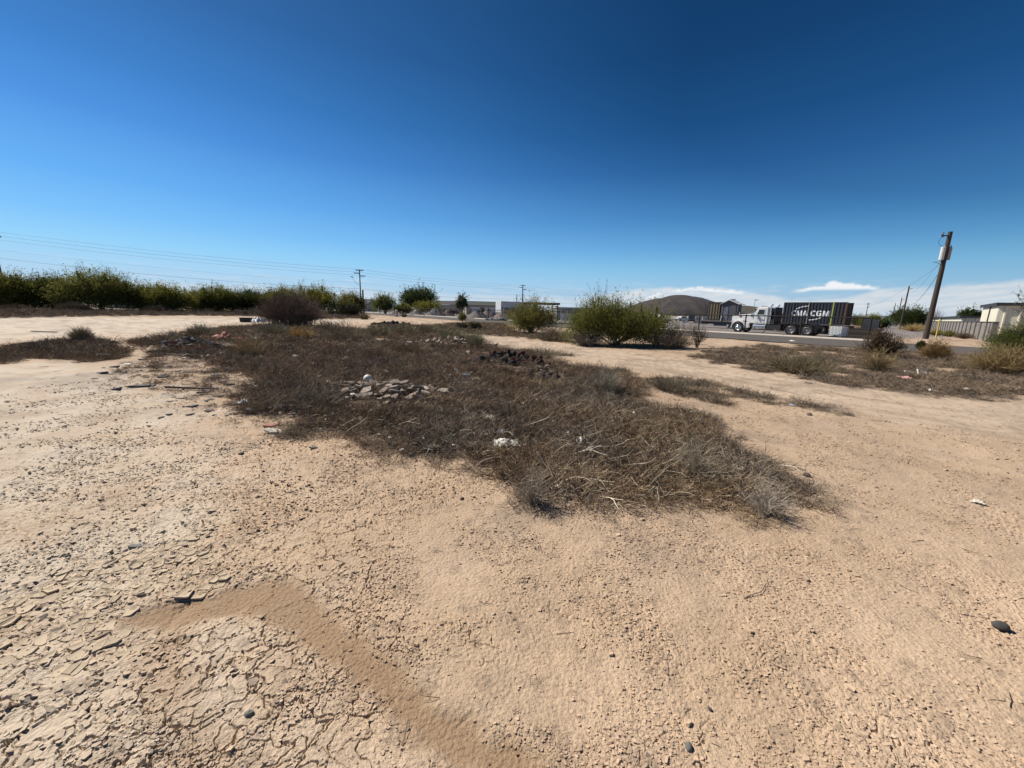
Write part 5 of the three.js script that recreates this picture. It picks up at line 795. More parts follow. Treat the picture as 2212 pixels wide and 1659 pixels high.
// ---------------------------------------------------------------- utility poles and their wires
function pole(label, foot, h, o = {}) {
  const t = thing('utility_pole', label, 'utility pole', foot, o.turn ?? 0, 'wooden utility poles'), r = o.r ?? 0.16;
  part('shaft', [new THREE.CylinderGeometry(r * 0.7, r, h + 0.5, 12, 6).translate(0, h / 2 - 0.25, 0)], WOODPOLE, t);
  for (const [y, L, dx] of o.arms ?? []) { const a = part('crossarm', box(L, 0.18, 0.14, dx, y, r), WOODPOLE, t); part('insulator', [-0.44, 0.44].map((k) => cyl(0.05, 0.03, 0.2, dx + k * L, y + 0.15, r, 'y', 8)), mat(0.35, 0.3, 0.28, 0.4), a); part('arm_brace', [bar([dx + L * 0.25, y - 0.03, r], [0, y - 0.5, r * 0.9], 0.02)], STEEL, a); }
  return t;
}
{
  const P0 = standing(28, 70), P1 = standing(782, 95), P2 = standing(1127, 134), ext = (a, b, k) => [b[0] + (b[0] - a[0]) * k, 0, b[2] + (b[2] - a[2]) * k], P3 = ext(P1, P2, 1.02), face = Math.atan2(P1[0] - P0[0], P1[2] - P0[2]);
  const arms = [[10.45, 1.7, 0], [9.75, 1.3, -0.6], [9.15, 1.3, 0.6]];
  const p0 = pole('power pole with a lamp arm, cut by the left edge', P0, 13.1, { arms: arms.map(([y, L, d]) => [y + 2.5, L, d]), turn: face + 1.2, r: 0.17 }), p1 = pole('cross-armed power pole rising behind the mesquite row', P1, 10.6, { arms, turn: 0.3 }), p2 = pole('power pole with a small transformer behind the airy bush', P2, 10.4, { arms, turn: 0.3, r: 0.2 }); pole('power pole hidden behind the biggest green bush', P3, 10.4, { arms, turn: face });
  const lamp = (t, y, s) => { const c = []; for (let i = 0; i < 6; i++) { const a = i / 6 * 1.3, b = (i + 1) / 6 * 1.3; c.push(bar([s * (0.15 + 1.7 * Math.sin(a) * 0.9), y + 1.5 * (1 - Math.cos(a)) + i * 0.12, 0], [s * (0.15 + 1.7 * Math.sin(b) * 0.9), y + 1.5 * (1 - Math.cos(b)) + (i + 1) * 0.12, 0], 0.04)); } const l = part('lamp_arm', c, mat(0.3, 0.3, 0.3, 0.5), t); part('lamp_head', [box(0.5, 0.16, 0.26, s * 1.75, y + 1.85, 0)], mat(0.12, 0.12, 0.13), l); };
  lamp(p0, 9.0, 1); p0.rotation.z = -0.03; lamp(p1, 7.0, -1);
  const tr = part('transformer', [cyl(0.26, 0.26, 0.85, -0.1, 7.2, 0.42, 'y', 16)], mat(0.3, 0.31, 0.32), p2); part('bushing', [cyl(0.05, 0.03, 0.25, -0.1, 7.75, 0.42, 'y', 8)], mat(0.3, 0.25, 0.22), tr);
  const wire = (label, pts, sag, r = 0.016, group = 'wires of the long power line') => { const g = []; for (let k = 0; k < pts.length - 1; k++) { const a = pts[k], b = pts[k + 1], n = 16; for (let i = 0; i < n; i++) { const f = (t) => [mix(a[0], b[0], t), mix(a[1], b[1], t) - sag * 4 * t * (1 - t), mix(a[2], b[2], t)]; g.push(bar(f(i / n), f((i + 1) / n), r, r, 5, true)); } } solo('power_wire', g, mat(0.09, 0.09, 0.1, 0.6), label, 'wire', [0, 0, 0], 0, group); };
  const line = (y, off) => { const dx = Math.cos(face) * off, dz = -Math.sin(face) * off, Pm = ext(P1, P0, 0.9), q = (P, h = y) => [P[0] + dx, h, P[2] + dz]; return [q(Pm, y + 3), q(P0, y + 2.5), q(P1), q(P2, y - 0.2), q(P3, y - 0.2)]; };
  wire('topmost wire of the long power line', line(10.65, 0), 0.55); wire('second wire from the top of the long power line', line(9.95, -0.6), 0.6); wire('third wire from the top of the long power line', line(9.35, 0.6), 0.6); wire('thin fourth wire of the long power line', line(7.6, 0.1), 0.7, 0.01); wire('lowest cable of the long power line', line(6.2, 0.15), 0.8, 0.022);
  solo('dark_post', [cyl(0.2, 0.18, 6, 0, 3, 0, 'y', 12), cyl(0.24, 0.24, 0.12, 0, 6.05, 0, 'y', 12)], mat(0.02, 0.02, 0.024), 'thick dark post right of the cross-armed power pole', 'post', standing(787, 100));
  solo('dark_post', [cyl(0.12, 0.1, 6.6, 0, 3.3, 0, 'y', 12), cyl(0.15, 0.15, 0.1, 0, 6.65, 0, 'y', 12)], mat(0.03, 0.03, 0.032), 'thin dark post left of the power pole behind the airy bush', 'post', standing(1115, 118));
  // the leaning row down the alley on the right
  const A = standing(2006, 39), B = standing(1946, 82), C = standing(1936, 122), D = standing(1925, 160), back = Math.atan2(B[0] - A[0], B[2] - A[2]);
  const pa = pole('nearest leaning pole on the right, with two transformers', A, tallTo(2052, 508, 40) + 0.1, { r: 0.24, turn: 0 }), top = pa.children[0];
  for (const [x, k] of [[-0.3, 0.62], [0.3, 0.3]]) { const c = part('transformer', [cyl(0.18, 0.18, 1.15, x, 8.2, 0, 'y', 18), cyl(0.18, 0.12, 0.06, x, 8.8, 0, 'y', 18)], mat(k, k, k * 0.97, 0.5), pa); part('bushing', [cyl(0.05, 0.03, 0.22, x, 8.9, 0.08, 'y', 8)], mat(0.3, 0.25, 0.2), c); part('bracket', [box(Math.abs(x), 0.06, 0.1, x / 2, 8.5, 0), box(Math.abs(x), 0.06, 0.1, x / 2, 7.95, 0)], STEEL, c); }
  const cut = part('cutout_arm', [box(0.7, 0.09, 0.09, -0.42, 9.85, 0)], WOODPOLE, pa); part('insulator', [bar([-0.72, 9.7, 0], [-0.62, 10.15, 0], 0.05), bar([-0.55, 9.72, 0], [-0.8, 9.95, 0], 0.03)], mat(0.12, 0.1, 0.1), cut);
  part('drop_wire', [bar([-0.7, 9.75, 0], [-0.95, 9.3, 0], 0.012), bar([-0.95, 9.3, 0], [-0.75, 8.95, 0], 0.012), bar([-0.75, 8.95, 0], [-0.3, 8.9, 0], 0.012)], BLACK, pa); part('service_rack', [bar([-0.15, 7.2, 0], [-1.0, 7.4, 0.1], 0.02), bar([-0.15, 7.55, 0], [-0.9, 7.35, -0.1], 0.02)], mat(0.2, 0.2, 0.2), pa); part('guard_pipe', [cyl(0.03, 0.03, 7, 0.19, 3.5, 0.05, 'y', 8)], mat(0.25, 0.24, 0.22), pa);
  const pb = pole('second leaning pole down the alley', B, tallTo(1966, 619, 83), { r: 0.16 }), pc = pole('third leaning pole down the alley', C, tallTo(1944, 643, 123), { r: 0.15 }), pd = pole('farthest leaning pole down the alley', D, tallTo(1933, 655, 161), { r: 0.15 });
  for (const [q, h] of [[pb, 8.6], [pc, 8.6]]) part('side_arm', [bar([0, h - 0.4, 0], [0.75, h - 0.2, 0], 0.05)], WOODPOLE, q);
  // the poles lean slightly towards the alley
  for (const q of [pa, pb, pc, pd]) q.rotation.z = -0.012;
  wire('upper service wire from the nearest leaning pole', [[A[0], 8.0, A[2]], [B[0], 7.6, B[2]], [C[0], 7.6, C[2]], [D[0], 7.4, D[2]]], 1.2, 0.009, 'wires of the alley poles'); wire('sagging lower cable from the nearest leaning pole', [[A[0], 6.7, A[2]], [B[0], 6.0, B[2]], [C[0], 6.4, C[2]]], 1.9, 0.02, 'wires of the alley poles'); wire('thin wire from the nearest leaning pole into the trees', [[A[0], 7.4, A[2]], [B[0] - 9, 4.2, B[2] - 2]], 1.4, 0.009, 'wires of the alley poles');
  const E = pole('far pole with short arms right of the container', standing(1867, 176), tallTo(1866, 654, 176), { r: 0.16, arms: [[tallTo(1866, 655, 176) - 0.3, 1.6, 0], [tallTo(1866, 655, 176) - 1.6, 1.0, 0.2]] });
  const lm = thing('lamp_mast', 'thin lamp mast behind the truck cab', 'lamp mast', standing(1624, 185)); part('mast', cyl(0.12, 0.08, tallTo(1624, 646, 185), 0, tallTo(1624, 646, 185) / 2, 0, 'y', 10), mat(0.3, 0.3, 0.3, 0.5), lm); part('lamp_head', [box(1.6, 0.25, 0.5, 0.5, tallTo(1624, 648, 185), 0)], mat(0.35, 0.35, 0.36), lm);
  const yp = thing('yellow_marker_post', 'slim yellow marker post beside the nearest leaning pole', 'post', standing(2028, 38.4)); part('post', cyl(0.055, 0.05, 1.95, 0, 0.975, 0, 'y', 12), mat(0.68, 0.5, 0.1, 0.5), yp); part('cap', new THREE.SphereGeometry(0.055, 12, 6).translate(0, 1.95, 0), mat(0.68, 0.5, 0.1, 0.5), yp); part('footing', cyl(0.14, 0.12, 0.06, 0, 0.03, 0, 'y', 12), mat(0.3, 0.28, 0.25), yp);
}
// ---------------------------------------------------------------- block wall, metal buildings and trees on the right
{
  const W0 = standing(2150, 35.8), W1 = standing(1972, 128), L = Math.hypot(W1[0] - W0[0], W1[2] - W0[2]), turn = Math.atan2(-(W1[2] - W0[2]), W1[0] - W0[0]), w = thing('block_wall', 'grey block wall with piers along the alley on the right', 'wall', W0, turn), HG = 1.75;
  const block = noiseTexture(256, (u, v) => { const a = 0.86 + 0.25 * tiled(n1, u, v, 8, 4) + 0.15 * tiled(n2, u, v, 50, 2); return [a, a * 0.99, a * 0.97]; }), m = mat(0.26, 0.24, 0.22, 0.95, { map: block }), pm = mat(0.2, 0.185, 0.17, 0.95, { map: block });
  const courseG = box(2.96, 0.196, 0.16, 1.5, 0, 0), pierG = box(0.34, HG + 0.06, 0.36, 0, (HG + 0.06) / 2, 0), capG = box(0.42, 0.06, 0.44, 0, HG + 0.09, 0);
  for (let x = 0; x < L; x += 3) { const near = x < 40; part('pier', pierG, pm, w).position.x = x; part('pier_cap', capG, pm, w).position.x = x; if (near) for (let k = 0; k < 9; k++) { const c = part('block_course', courseG, m, w); c.position.set(x, 0.1 + k * 0.2 - 0.05, 0); } else part('block_panel', box(2.96, HG, 0.16, 1.5, HG / 2, 0), m, w).position.x = x; }
  part('core', box(L, HG - 0.06, 0.12, L / 2, (HG - 0.06) / 2, 0), pm, w);
  // metal buildings: cream sheet walls with ribs, dark roofs
  const cream = mat(0.74, 0.69, 0.54, 0.6), trim = mat(0.03, 0.034, 0.04, 0.6);
  const shed = (label, u, vTop, dist, La, Lb, rise) => {           // corner nearest the viewer at u; La goes down the alley, Lb to the right
    const c = standing(u, dist), h = tallTo(u, vTop, dist), t = thing('metal_building', label, 'building', c, turn);
    // local x runs down the alley, local -z to the left of it, +z to the right
    for (let x = 0; x < La - 0.1; x += La / Math.round(La / 3)) { const q = La / Math.round(La / 3); part('wall_sheet', box(q - 0.03, h - 0.1, 0.06, x + q / 2, (h - 0.1) / 2, 0.02), cream, t); }
    for (let z = 0; z < Lb - 0.1; z += 1.0) { part('wall_sheet', box(0.05, h + 0.02 - 0.1, 0.985, 0.02, (h - 0.08) / 2, z + 0.52), cream, t); part('rib', prism([[-0.09, 0], [0.09, 0], [0.05, 0.11], [-0.05, 0.11]], h - 0.12).rotateX(Math.PI / 2).rotateY(-Math.PI / 2).translate(0, (h - 0.12) / 2, z + 0.5), cream, t); }
    part('roof', [box(La + 0.5, 0.12, Lb + 0.5, La / 2, h + 0.06 + rise / 2, Lb / 2, 0, rise / Lb, 0)], trim, t); part('fascia', [box(La + 0.5, 0.26, 0.06, La / 2, h - 0.02, -0.22), box(0.06, 0.26, Lb + 0.5, -0.24, h - 0.02, Lb / 2)], trim, t); part('back_wall', [box(La, h - 0.1, 0.06, La / 2, (h - 0.1) / 2, Lb - 0.05), box(0.06, h - 0.1, Lb - 0.2, La - 0.05, (h - 0.1) / 2, Lb / 2)], cream, t); part('gutter', [bar([La * 0.45, 0, -0.06], [La * 0.45, h, -0.06], 0.06)], trim, t);
  };
  shed('tall cream metal building with dark roof at the right edge', 2149, 657, 41.5, 9, 12, 0.05); shed('long low cream metal building behind the block wall', 2075, 684.5, 62, 62, 8, 0.05);
  plant('round_tree', 'dark green tree rising between the two cream metal buildings', 'tree', standing(2090, 84), 401, { w: wide(2064, 2118, 84) * 1.3, h: tallTo(2090, 664, 84), leaves: 7000, leafLen: 0.34, leafW: 0.09, green: DARKGREEN, wood: BARK, low: 0.3, feather: 0.3, stemR: 0.14, twigR: 0.03, dome: 0.9 });
  plant('alley_tree', 'bright green tree spilling over the alley behind the nearest leaning pole', 'tree', standing(1958, 96), 402, { w: wide(1922, 1996, 96) * 1.5, h: tallTo(1972, 660, 96), leaves: 12000, leafLen: 0.34, leafW: 0.08, green: [0.075, 0.1, 0.028], wood: BARK, low: 0.03, feather: 0.9, stemR: 0.1, twigR: 0.03, dome: 0.8 });
  plant('bare_tree', 'leafless grey tree right behind the nearest leaning pole', 'tree', standing(2006, 100), 403, { w: 6.5, h: tallTo(2006, 666, 100), stems: 30, forks: 8, leaves: 0, green: GREYWOOD, wood: [0.22, 0.19, 0.17], bare: 1, feather: 1.6, stemR: 0.07, twigR: 0.028, spread: 1.3 });
  plant('alley_bush', 'pale bush behind the sheet fence right of the container', 'bush', standing(1850, 92), 404, { w: 4.2, h: tallTo(1850, 676, 92), leaves: 3500, leafLen: 0.3, leafW: 0.06, green: [0.14, 0.14, 0.07], wood: GREYWOOD, feather: 1, stemR: 0.05, twigR: 0.02 }); plant('alley_bush', 'green bush behind the sheet fence further right', 'bush', standing(1880, 88), 405, { w: 5, h: tallTo(1880, 677, 88), leaves: 4500, leafLen: 0.3, leafW: 0.07, green: PALO, wood: BARK, feather: 0.9, stemR: 0.05, twigR: 0.02 }); plant('alley_bush', 'dark low bush at the end of the sheet fence', 'bush', standing(1905, 84), 406, { w: 4.4, h: tallTo(1905, 688, 84), leaves: 3000, leafLen: 0.3, leafW: 0.07, green: DARKGREEN, wood: BARK, feather: 0.7, stemR: 0.05, twigR: 0.02 });
  // grass at the wall's foot and beside the alley
  const strawTuft = (label, u0, u1, v0, v1, dist, k, seed) => { const u = (u0 + u1) / 2; solo('grass_tuft', tuftOf(seed, { w: wide(u0, u1, dist) * 1.3, h: Math.max(0.35, (v1 - v0) / SURVEY_F * dist), n: 260, r: 0.017, forks: 4, k, k2: tone(k, 1.3) }), stemMat, label, 'grass', standing(u, dist)); };
  strawTuft('yellow dry grass left of the wall, behind the leaning pole', 1952, 2004, 703, 718, 68, [0.4, 0.29, 0.12], 411); strawTuft('green-yellow grass at the foot of the wall beside the leaning pole', 2008, 2046, 716, 727, 50, [0.22, 0.19, 0.06], 412); strawTuft('green-yellow grass at the foot of the wall beyond the yellow post', 2040, 2072, 717, 729, 47, [0.2, 0.18, 0.06], 413); strawTuft('dead brown grass against the near end of the wall', 2072, 2108, 723, 735, 42, [0.16, 0.12, 0.08], 414);
}

// ---------------------------------------------------------------- dumped rubble, scraps and litter
const shardGeos = [0, 1, 2, 3, 4, 5, 6, 7].map((i) => {                    // broken flat pieces, 1 m across before scaling
  const R = rng(700 + i), n = 4 + (i % 3), pts = [], el = 0.55 + 0.4 * R();
  for (let k = 0; k < n; k++) { const a = (k + 0.6 * (R() - 0.5)) / n * 6.283; pts.push([Math.cos(a) * 0.5 * (0.75 + 0.35 * R()), Math.sin(a) * 0.5 * el * (0.75 + 0.35 * R())]); }
  const g = prism(pts, 0.13, 0.018); g.rotateX(-Math.PI / 2); return g;
});
const chunkGeos = [0, 1, 2, 3].map((i) => {                               // lumps
  const g = new THREE.IcosahedronGeometry(0.5, 1), p = g.attributes.position;
  for (let k = 0; k < p.count; k++) { const x = p.getX(k), y = p.getY(k), z = p.getZ(k), s = 1 + 0.28 * n1(x * 2.2 + i * 9, y * 2.2 + z * 1.7); p.setXYZ(k, x * s, y * s * 0.7, z * s * 0.85); }
  g.computeVertexNormals(); return g;
});
const pebbleGeo = (i) => { const g = new THREE.SphereGeometry(0.5, 18, 12), p = g.attributes.position; for (let k = 0; k < p.count; k++) { const x = p.getX(k), y = p.getY(k), z = p.getZ(k), s = 1 + 0.14 * n1(x * 1.6 + i * 9, y * 1.6 + z * 1.3); p.setXYZ(k, x * s * 1.1, y * s * 0.62, z * s * 0.8); } g.computeVertexNormals(); return g; };
const brickGeo = prism([[-0.5, -0.16], [0.5, -0.16], [0.5, 0.16], [-0.5, 0.16]], 0.5, 0.02), halfBrickGeo = prism([[-0.3, -0.16], [0.26, -0.16], [0.34, 0.02], [0.28, 0.16], [-0.3, 0.16]], 0.48, 0.02);
const scrapTex = noiseTexture(256, (u, v) => { const a = 0.82 + 0.3 * tiled(n1, u, v, 6, 4) + 0.2 * tiled(n2, u, v, 30, 2); return [a, a, a]; });
const scrap = (r, g, b, ro = 0.9) => mat(r, g, b, ro, { map: scrapTex });
const BEIGE = [scrap(0.37, 0.285, 0.22), scrap(0.45, 0.37, 0.29), scrap(0.29, 0.22, 0.17), scrap(0.23, 0.19, 0.16)], SLATE = [scrap(0.1, 0.1, 0.105), scrap(0.15, 0.145, 0.14), scrap(0.07, 0.068, 0.07), scrap(0.22, 0.21, 0.195)], RED = [scrap(0.42, 0.13, 0.085), scrap(0.5, 0.24, 0.17), scrap(0.3, 0.1, 0.07), scrap(0.55, 0.36, 0.28)], PALEBRICK = [scrap(0.45, 0.33, 0.26), scrap(0.36, 0.26, 0.21), scrap(0.55, 0.46, 0.38), scrap(0.28, 0.2, 0.17)], CHAR = [scrap(0.018, 0.015, 0.014, 1), scrap(0.03, 0.024, 0.022, 1), scrap(0.1, 0.026, 0.022, 1), scrap(0.05, 0.042, 0.038, 1)], WHITE = scrap(0.7, 0.68, 0.63), CREAM = scrap(0.62, 0.56, 0.46);
function heap(name, label, category, u, v, n, sx, sz, hgt, seed, pieceName, geos, mats, size, flat = 0.35) {
  const p = spot(u, v), t = thing(name, label, category, p), R = rng(seed);
  for (let i = 0; i < n; i++) {
    const a = R() * 6.283, q = Math.pow(R(), 0.62), x = Math.cos(a) * q * sx, z = Math.sin(a) * q * sz, s = size * (0.5 + 0.75 * R()), o = part(pieceName, geos[Math.floor(R() * geos.length)], mats[Math.min(mats.length - 1, Math.floor(R() * mats.length))], t);
    const gy = H(p[0] + x, p[2] + z) - p[1];
    o.position.set(x, gy + 0.02 + hgt * (1 - q) * (0.4 + 0.7 * R()) + s * 0.06, z); o.rotation.set((R() - 0.5) * flat * 2.4, R() * 6.283, (R() - 0.5) * flat * 2.4); o.scale.set(s, s * (0.8 + 0.5 * R()), s);
  }
  return t;
}
heap('slab_heap', 'heap of broken beige slabs in the middle of the weeds', 'rubble heap', 862, 864, 84, 1.05, 0.75, 0.15, 801, 'slab', shardGeos, BEIGE, 0.24, 0.36);
heap('slab_heap', 'low spread of small beige slab pieces beside the white ball', 'rubble heap', 765, 850, 60, 0.95, 0.55, 0.08, 802, 'slab', shardGeos, BEIGE, 0.15, 0.4);
heap('char_heap', 'heap of blackened and dark red rubble in the weeds', 'rubble heap', 1098, 803, 130, 1.5, 0.7, 0.3, 803, 'lump', [...chunkGeos, ...shardGeos], CHAR, 0.2, 1.2);
heap('char_heap', 'smaller dark lumps at the right foot of the blackened heap', 'rubble heap', 1180, 822, 24, 0.75, 0.5, 0.05, 804, 'lump', chunkGeos, [CHAR[1], CHAR[3], scrap(0.12, 0.095, 0.08, 1)], 0.15, 0.9);
heap('brick_heap', 'scatter of bright red and pink brick pieces at the far left of the weeds', 'rubble heap', 482, 738, 46, 1.15, 0.9, 0.2, 805, 'brick', [brickGeo, halfBrickGeo, ...shardGeos.slice(0, 2)], RED, 0.32, 0.6);
heap('tile_heap', 'dark heap of tile and brick pieces left of the red ones', 'rubble heap', 416, 756, 52, 1.35, 0.7, 0.22, 806, 'tile', shardGeos, [SLATE[0], SLATE[2], RED[2], SLATE[1], CHAR[0]], 0.34, 0.5);
heap('brick_heap', 'pale brick and block rubble behind the beige slabs', 'rubble heap', 972, 746, 84, 2.3, 0.8, 0.26, 807, 'brick', [brickGeo, halfBrickGeo, ...shardGeos.slice(2, 5)], PALEBRICK, 0.3, 0.6);
heap('brick_heap', 'few pinkish brick bits left of the pale brick rubble', 'rubble heap', 760, 737, 16, 1.4, 0.5, 0.05, 808, 'brick', [halfBrickGeo, ...shardGeos.slice(2, 5)], [PALEBRICK[0], RED[3], RED[1]], 0.24, 0.4);
heap('earth_heap', 'low heap of dark broken asphalt behind the far weeds', 'rubble heap', 850, 703, 60, 2.3, 0.8, 0.35, 809, 'lump', chunkGeos, [CHAR[1], CHAR[3], scrap(0.07, 0.055, 0.045, 1)], 0.34, 0.8);
heap('tile_heap', 'thin spread of brick chips in front of the pale rubble', 'rubble heap', 940, 768, 26, 1.5, 0.35, 0.03, 810, 'tile', shardGeos, PALEBRICK, 0.17, 0.3);

// slates and boards scattered one by one
{
  const R = rng(850), spots = [];
  let k = 0;
  for (let tries = 0; k < 84 && tries < 4000; tries++) {
    const u = mix(200, 600, R()), v = mix(768, 905, R()), [x, z] = G(u, v), d = SLATE_FIELD.signed(x, z);
    if (R() > sstep(-1.6, 0.6, d) * (0.35 + 0.65 * sstep(250, 520, u))) continue;
    k++;
    const near = -z < 9, s = (0.1 + 0.26 * R() * R()) * (near ? 0.8 : 1.15), pale = R() < 0.24;
    const o = solo('slate_fragment', shardGeos[Math.floor(R() * 8)], pale ? BEIGE[Math.floor(R() * 4)] : SLATE[Math.floor(R() * 4)], pale ? 'pale flat scrap lying loose on the soil left of the weeds' : 'dark flat slate lying loose on the soil left of the weeds', 'slate', [x, H(x, z) + s * 0.035, z], R() * 6.28, pale ? 'pale scraps scattered left of the weeds' : 'dark slates scattered left of the weeds');
    o.rotation.set((R() - 0.5) * 0.24, R() * 6.28, (R() - 0.5) * 0.24, 'YXZ'); o.scale.set(s, s * (0.7 + 0.5 * R()), s);
  }
  const lone = [
    ['slate_fragment', 'pair of dark slates leaning together on bare soil', 222, 808, 0.34, SLATE[1]], ['slate_fragment', 'dark block lying alone in bare soil far left of the slabs', 350, 815, 0.3, SLATE[2]], ['slate_fragment', 'dark wedge of slate on the pale crust', 254, 842, 0.3, SLATE[0]],
    ['slate_fragment', 'cluster stone of dark slate beside the wedge', 303, 836, 0.36, SLATE[2]], ['slate_fragment', 'slate flake alone on bare soil below the weeds', 522, 977, 0.13, SLATE[2]], ['slate_fragment', 'grey flat flake on cracked mud at the left', 294, 1178, 0.11, SLATE[3]],
    ['slate_fragment', 'black strip of tile on bare soil near the weed edge', 678, 968, 0.12, SLATE[2]], ['slate_fragment', 'beige flat sheet at the left edge of the weeds', 593, 933, 0.3, CREAM], ['slate_fragment', 'orange broken tile next to the beige flat sheet', 586, 921, 0.24, RED[1]],
    ['slate_fragment', 'speckled grey slab lying in the weeds', 642, 896, 0.3, BEIGE[3]], ['slate_fragment', 'long pale slab with cracks below the slab heap', 818, 909, 0.26, BEIGE[1]], ['slate_fragment', 'dark grey flat plate at the left end of the blackened heap', 1010, 822, 0.4, SLATE[1]],
    ['slate_fragment', 'dark grey flat plate before the blackened heap', 1020, 838, 0.3, SLATE[1]], ['slate_fragment', 'red chip of brick in front of the blackened heap', 1089, 832, 0.14, RED[1]], ['slate_fragment', 'pink triangular shard on top of the blackened heap', 1066, 806, 0.22, RED[3]],
  ];
  lone.forEach(([name, label, u, v, s, m], i) => { const p = spot(u, v), o = solo(name, shardGeos[(i * 3) % 8], m, label, 'slab', [p[0], p[1] + s * 0.05 + (/heap/.test(label) && !/below/.test(label) ? 0.05 : 0), p[2]]); o.rotation.set(0.16 * Math.sin(i * 2.1), i * 1.3, 0.14 * Math.cos(i * 1.7), 'YXZ'); o.scale.set(s, s * 0.8, s); });
}
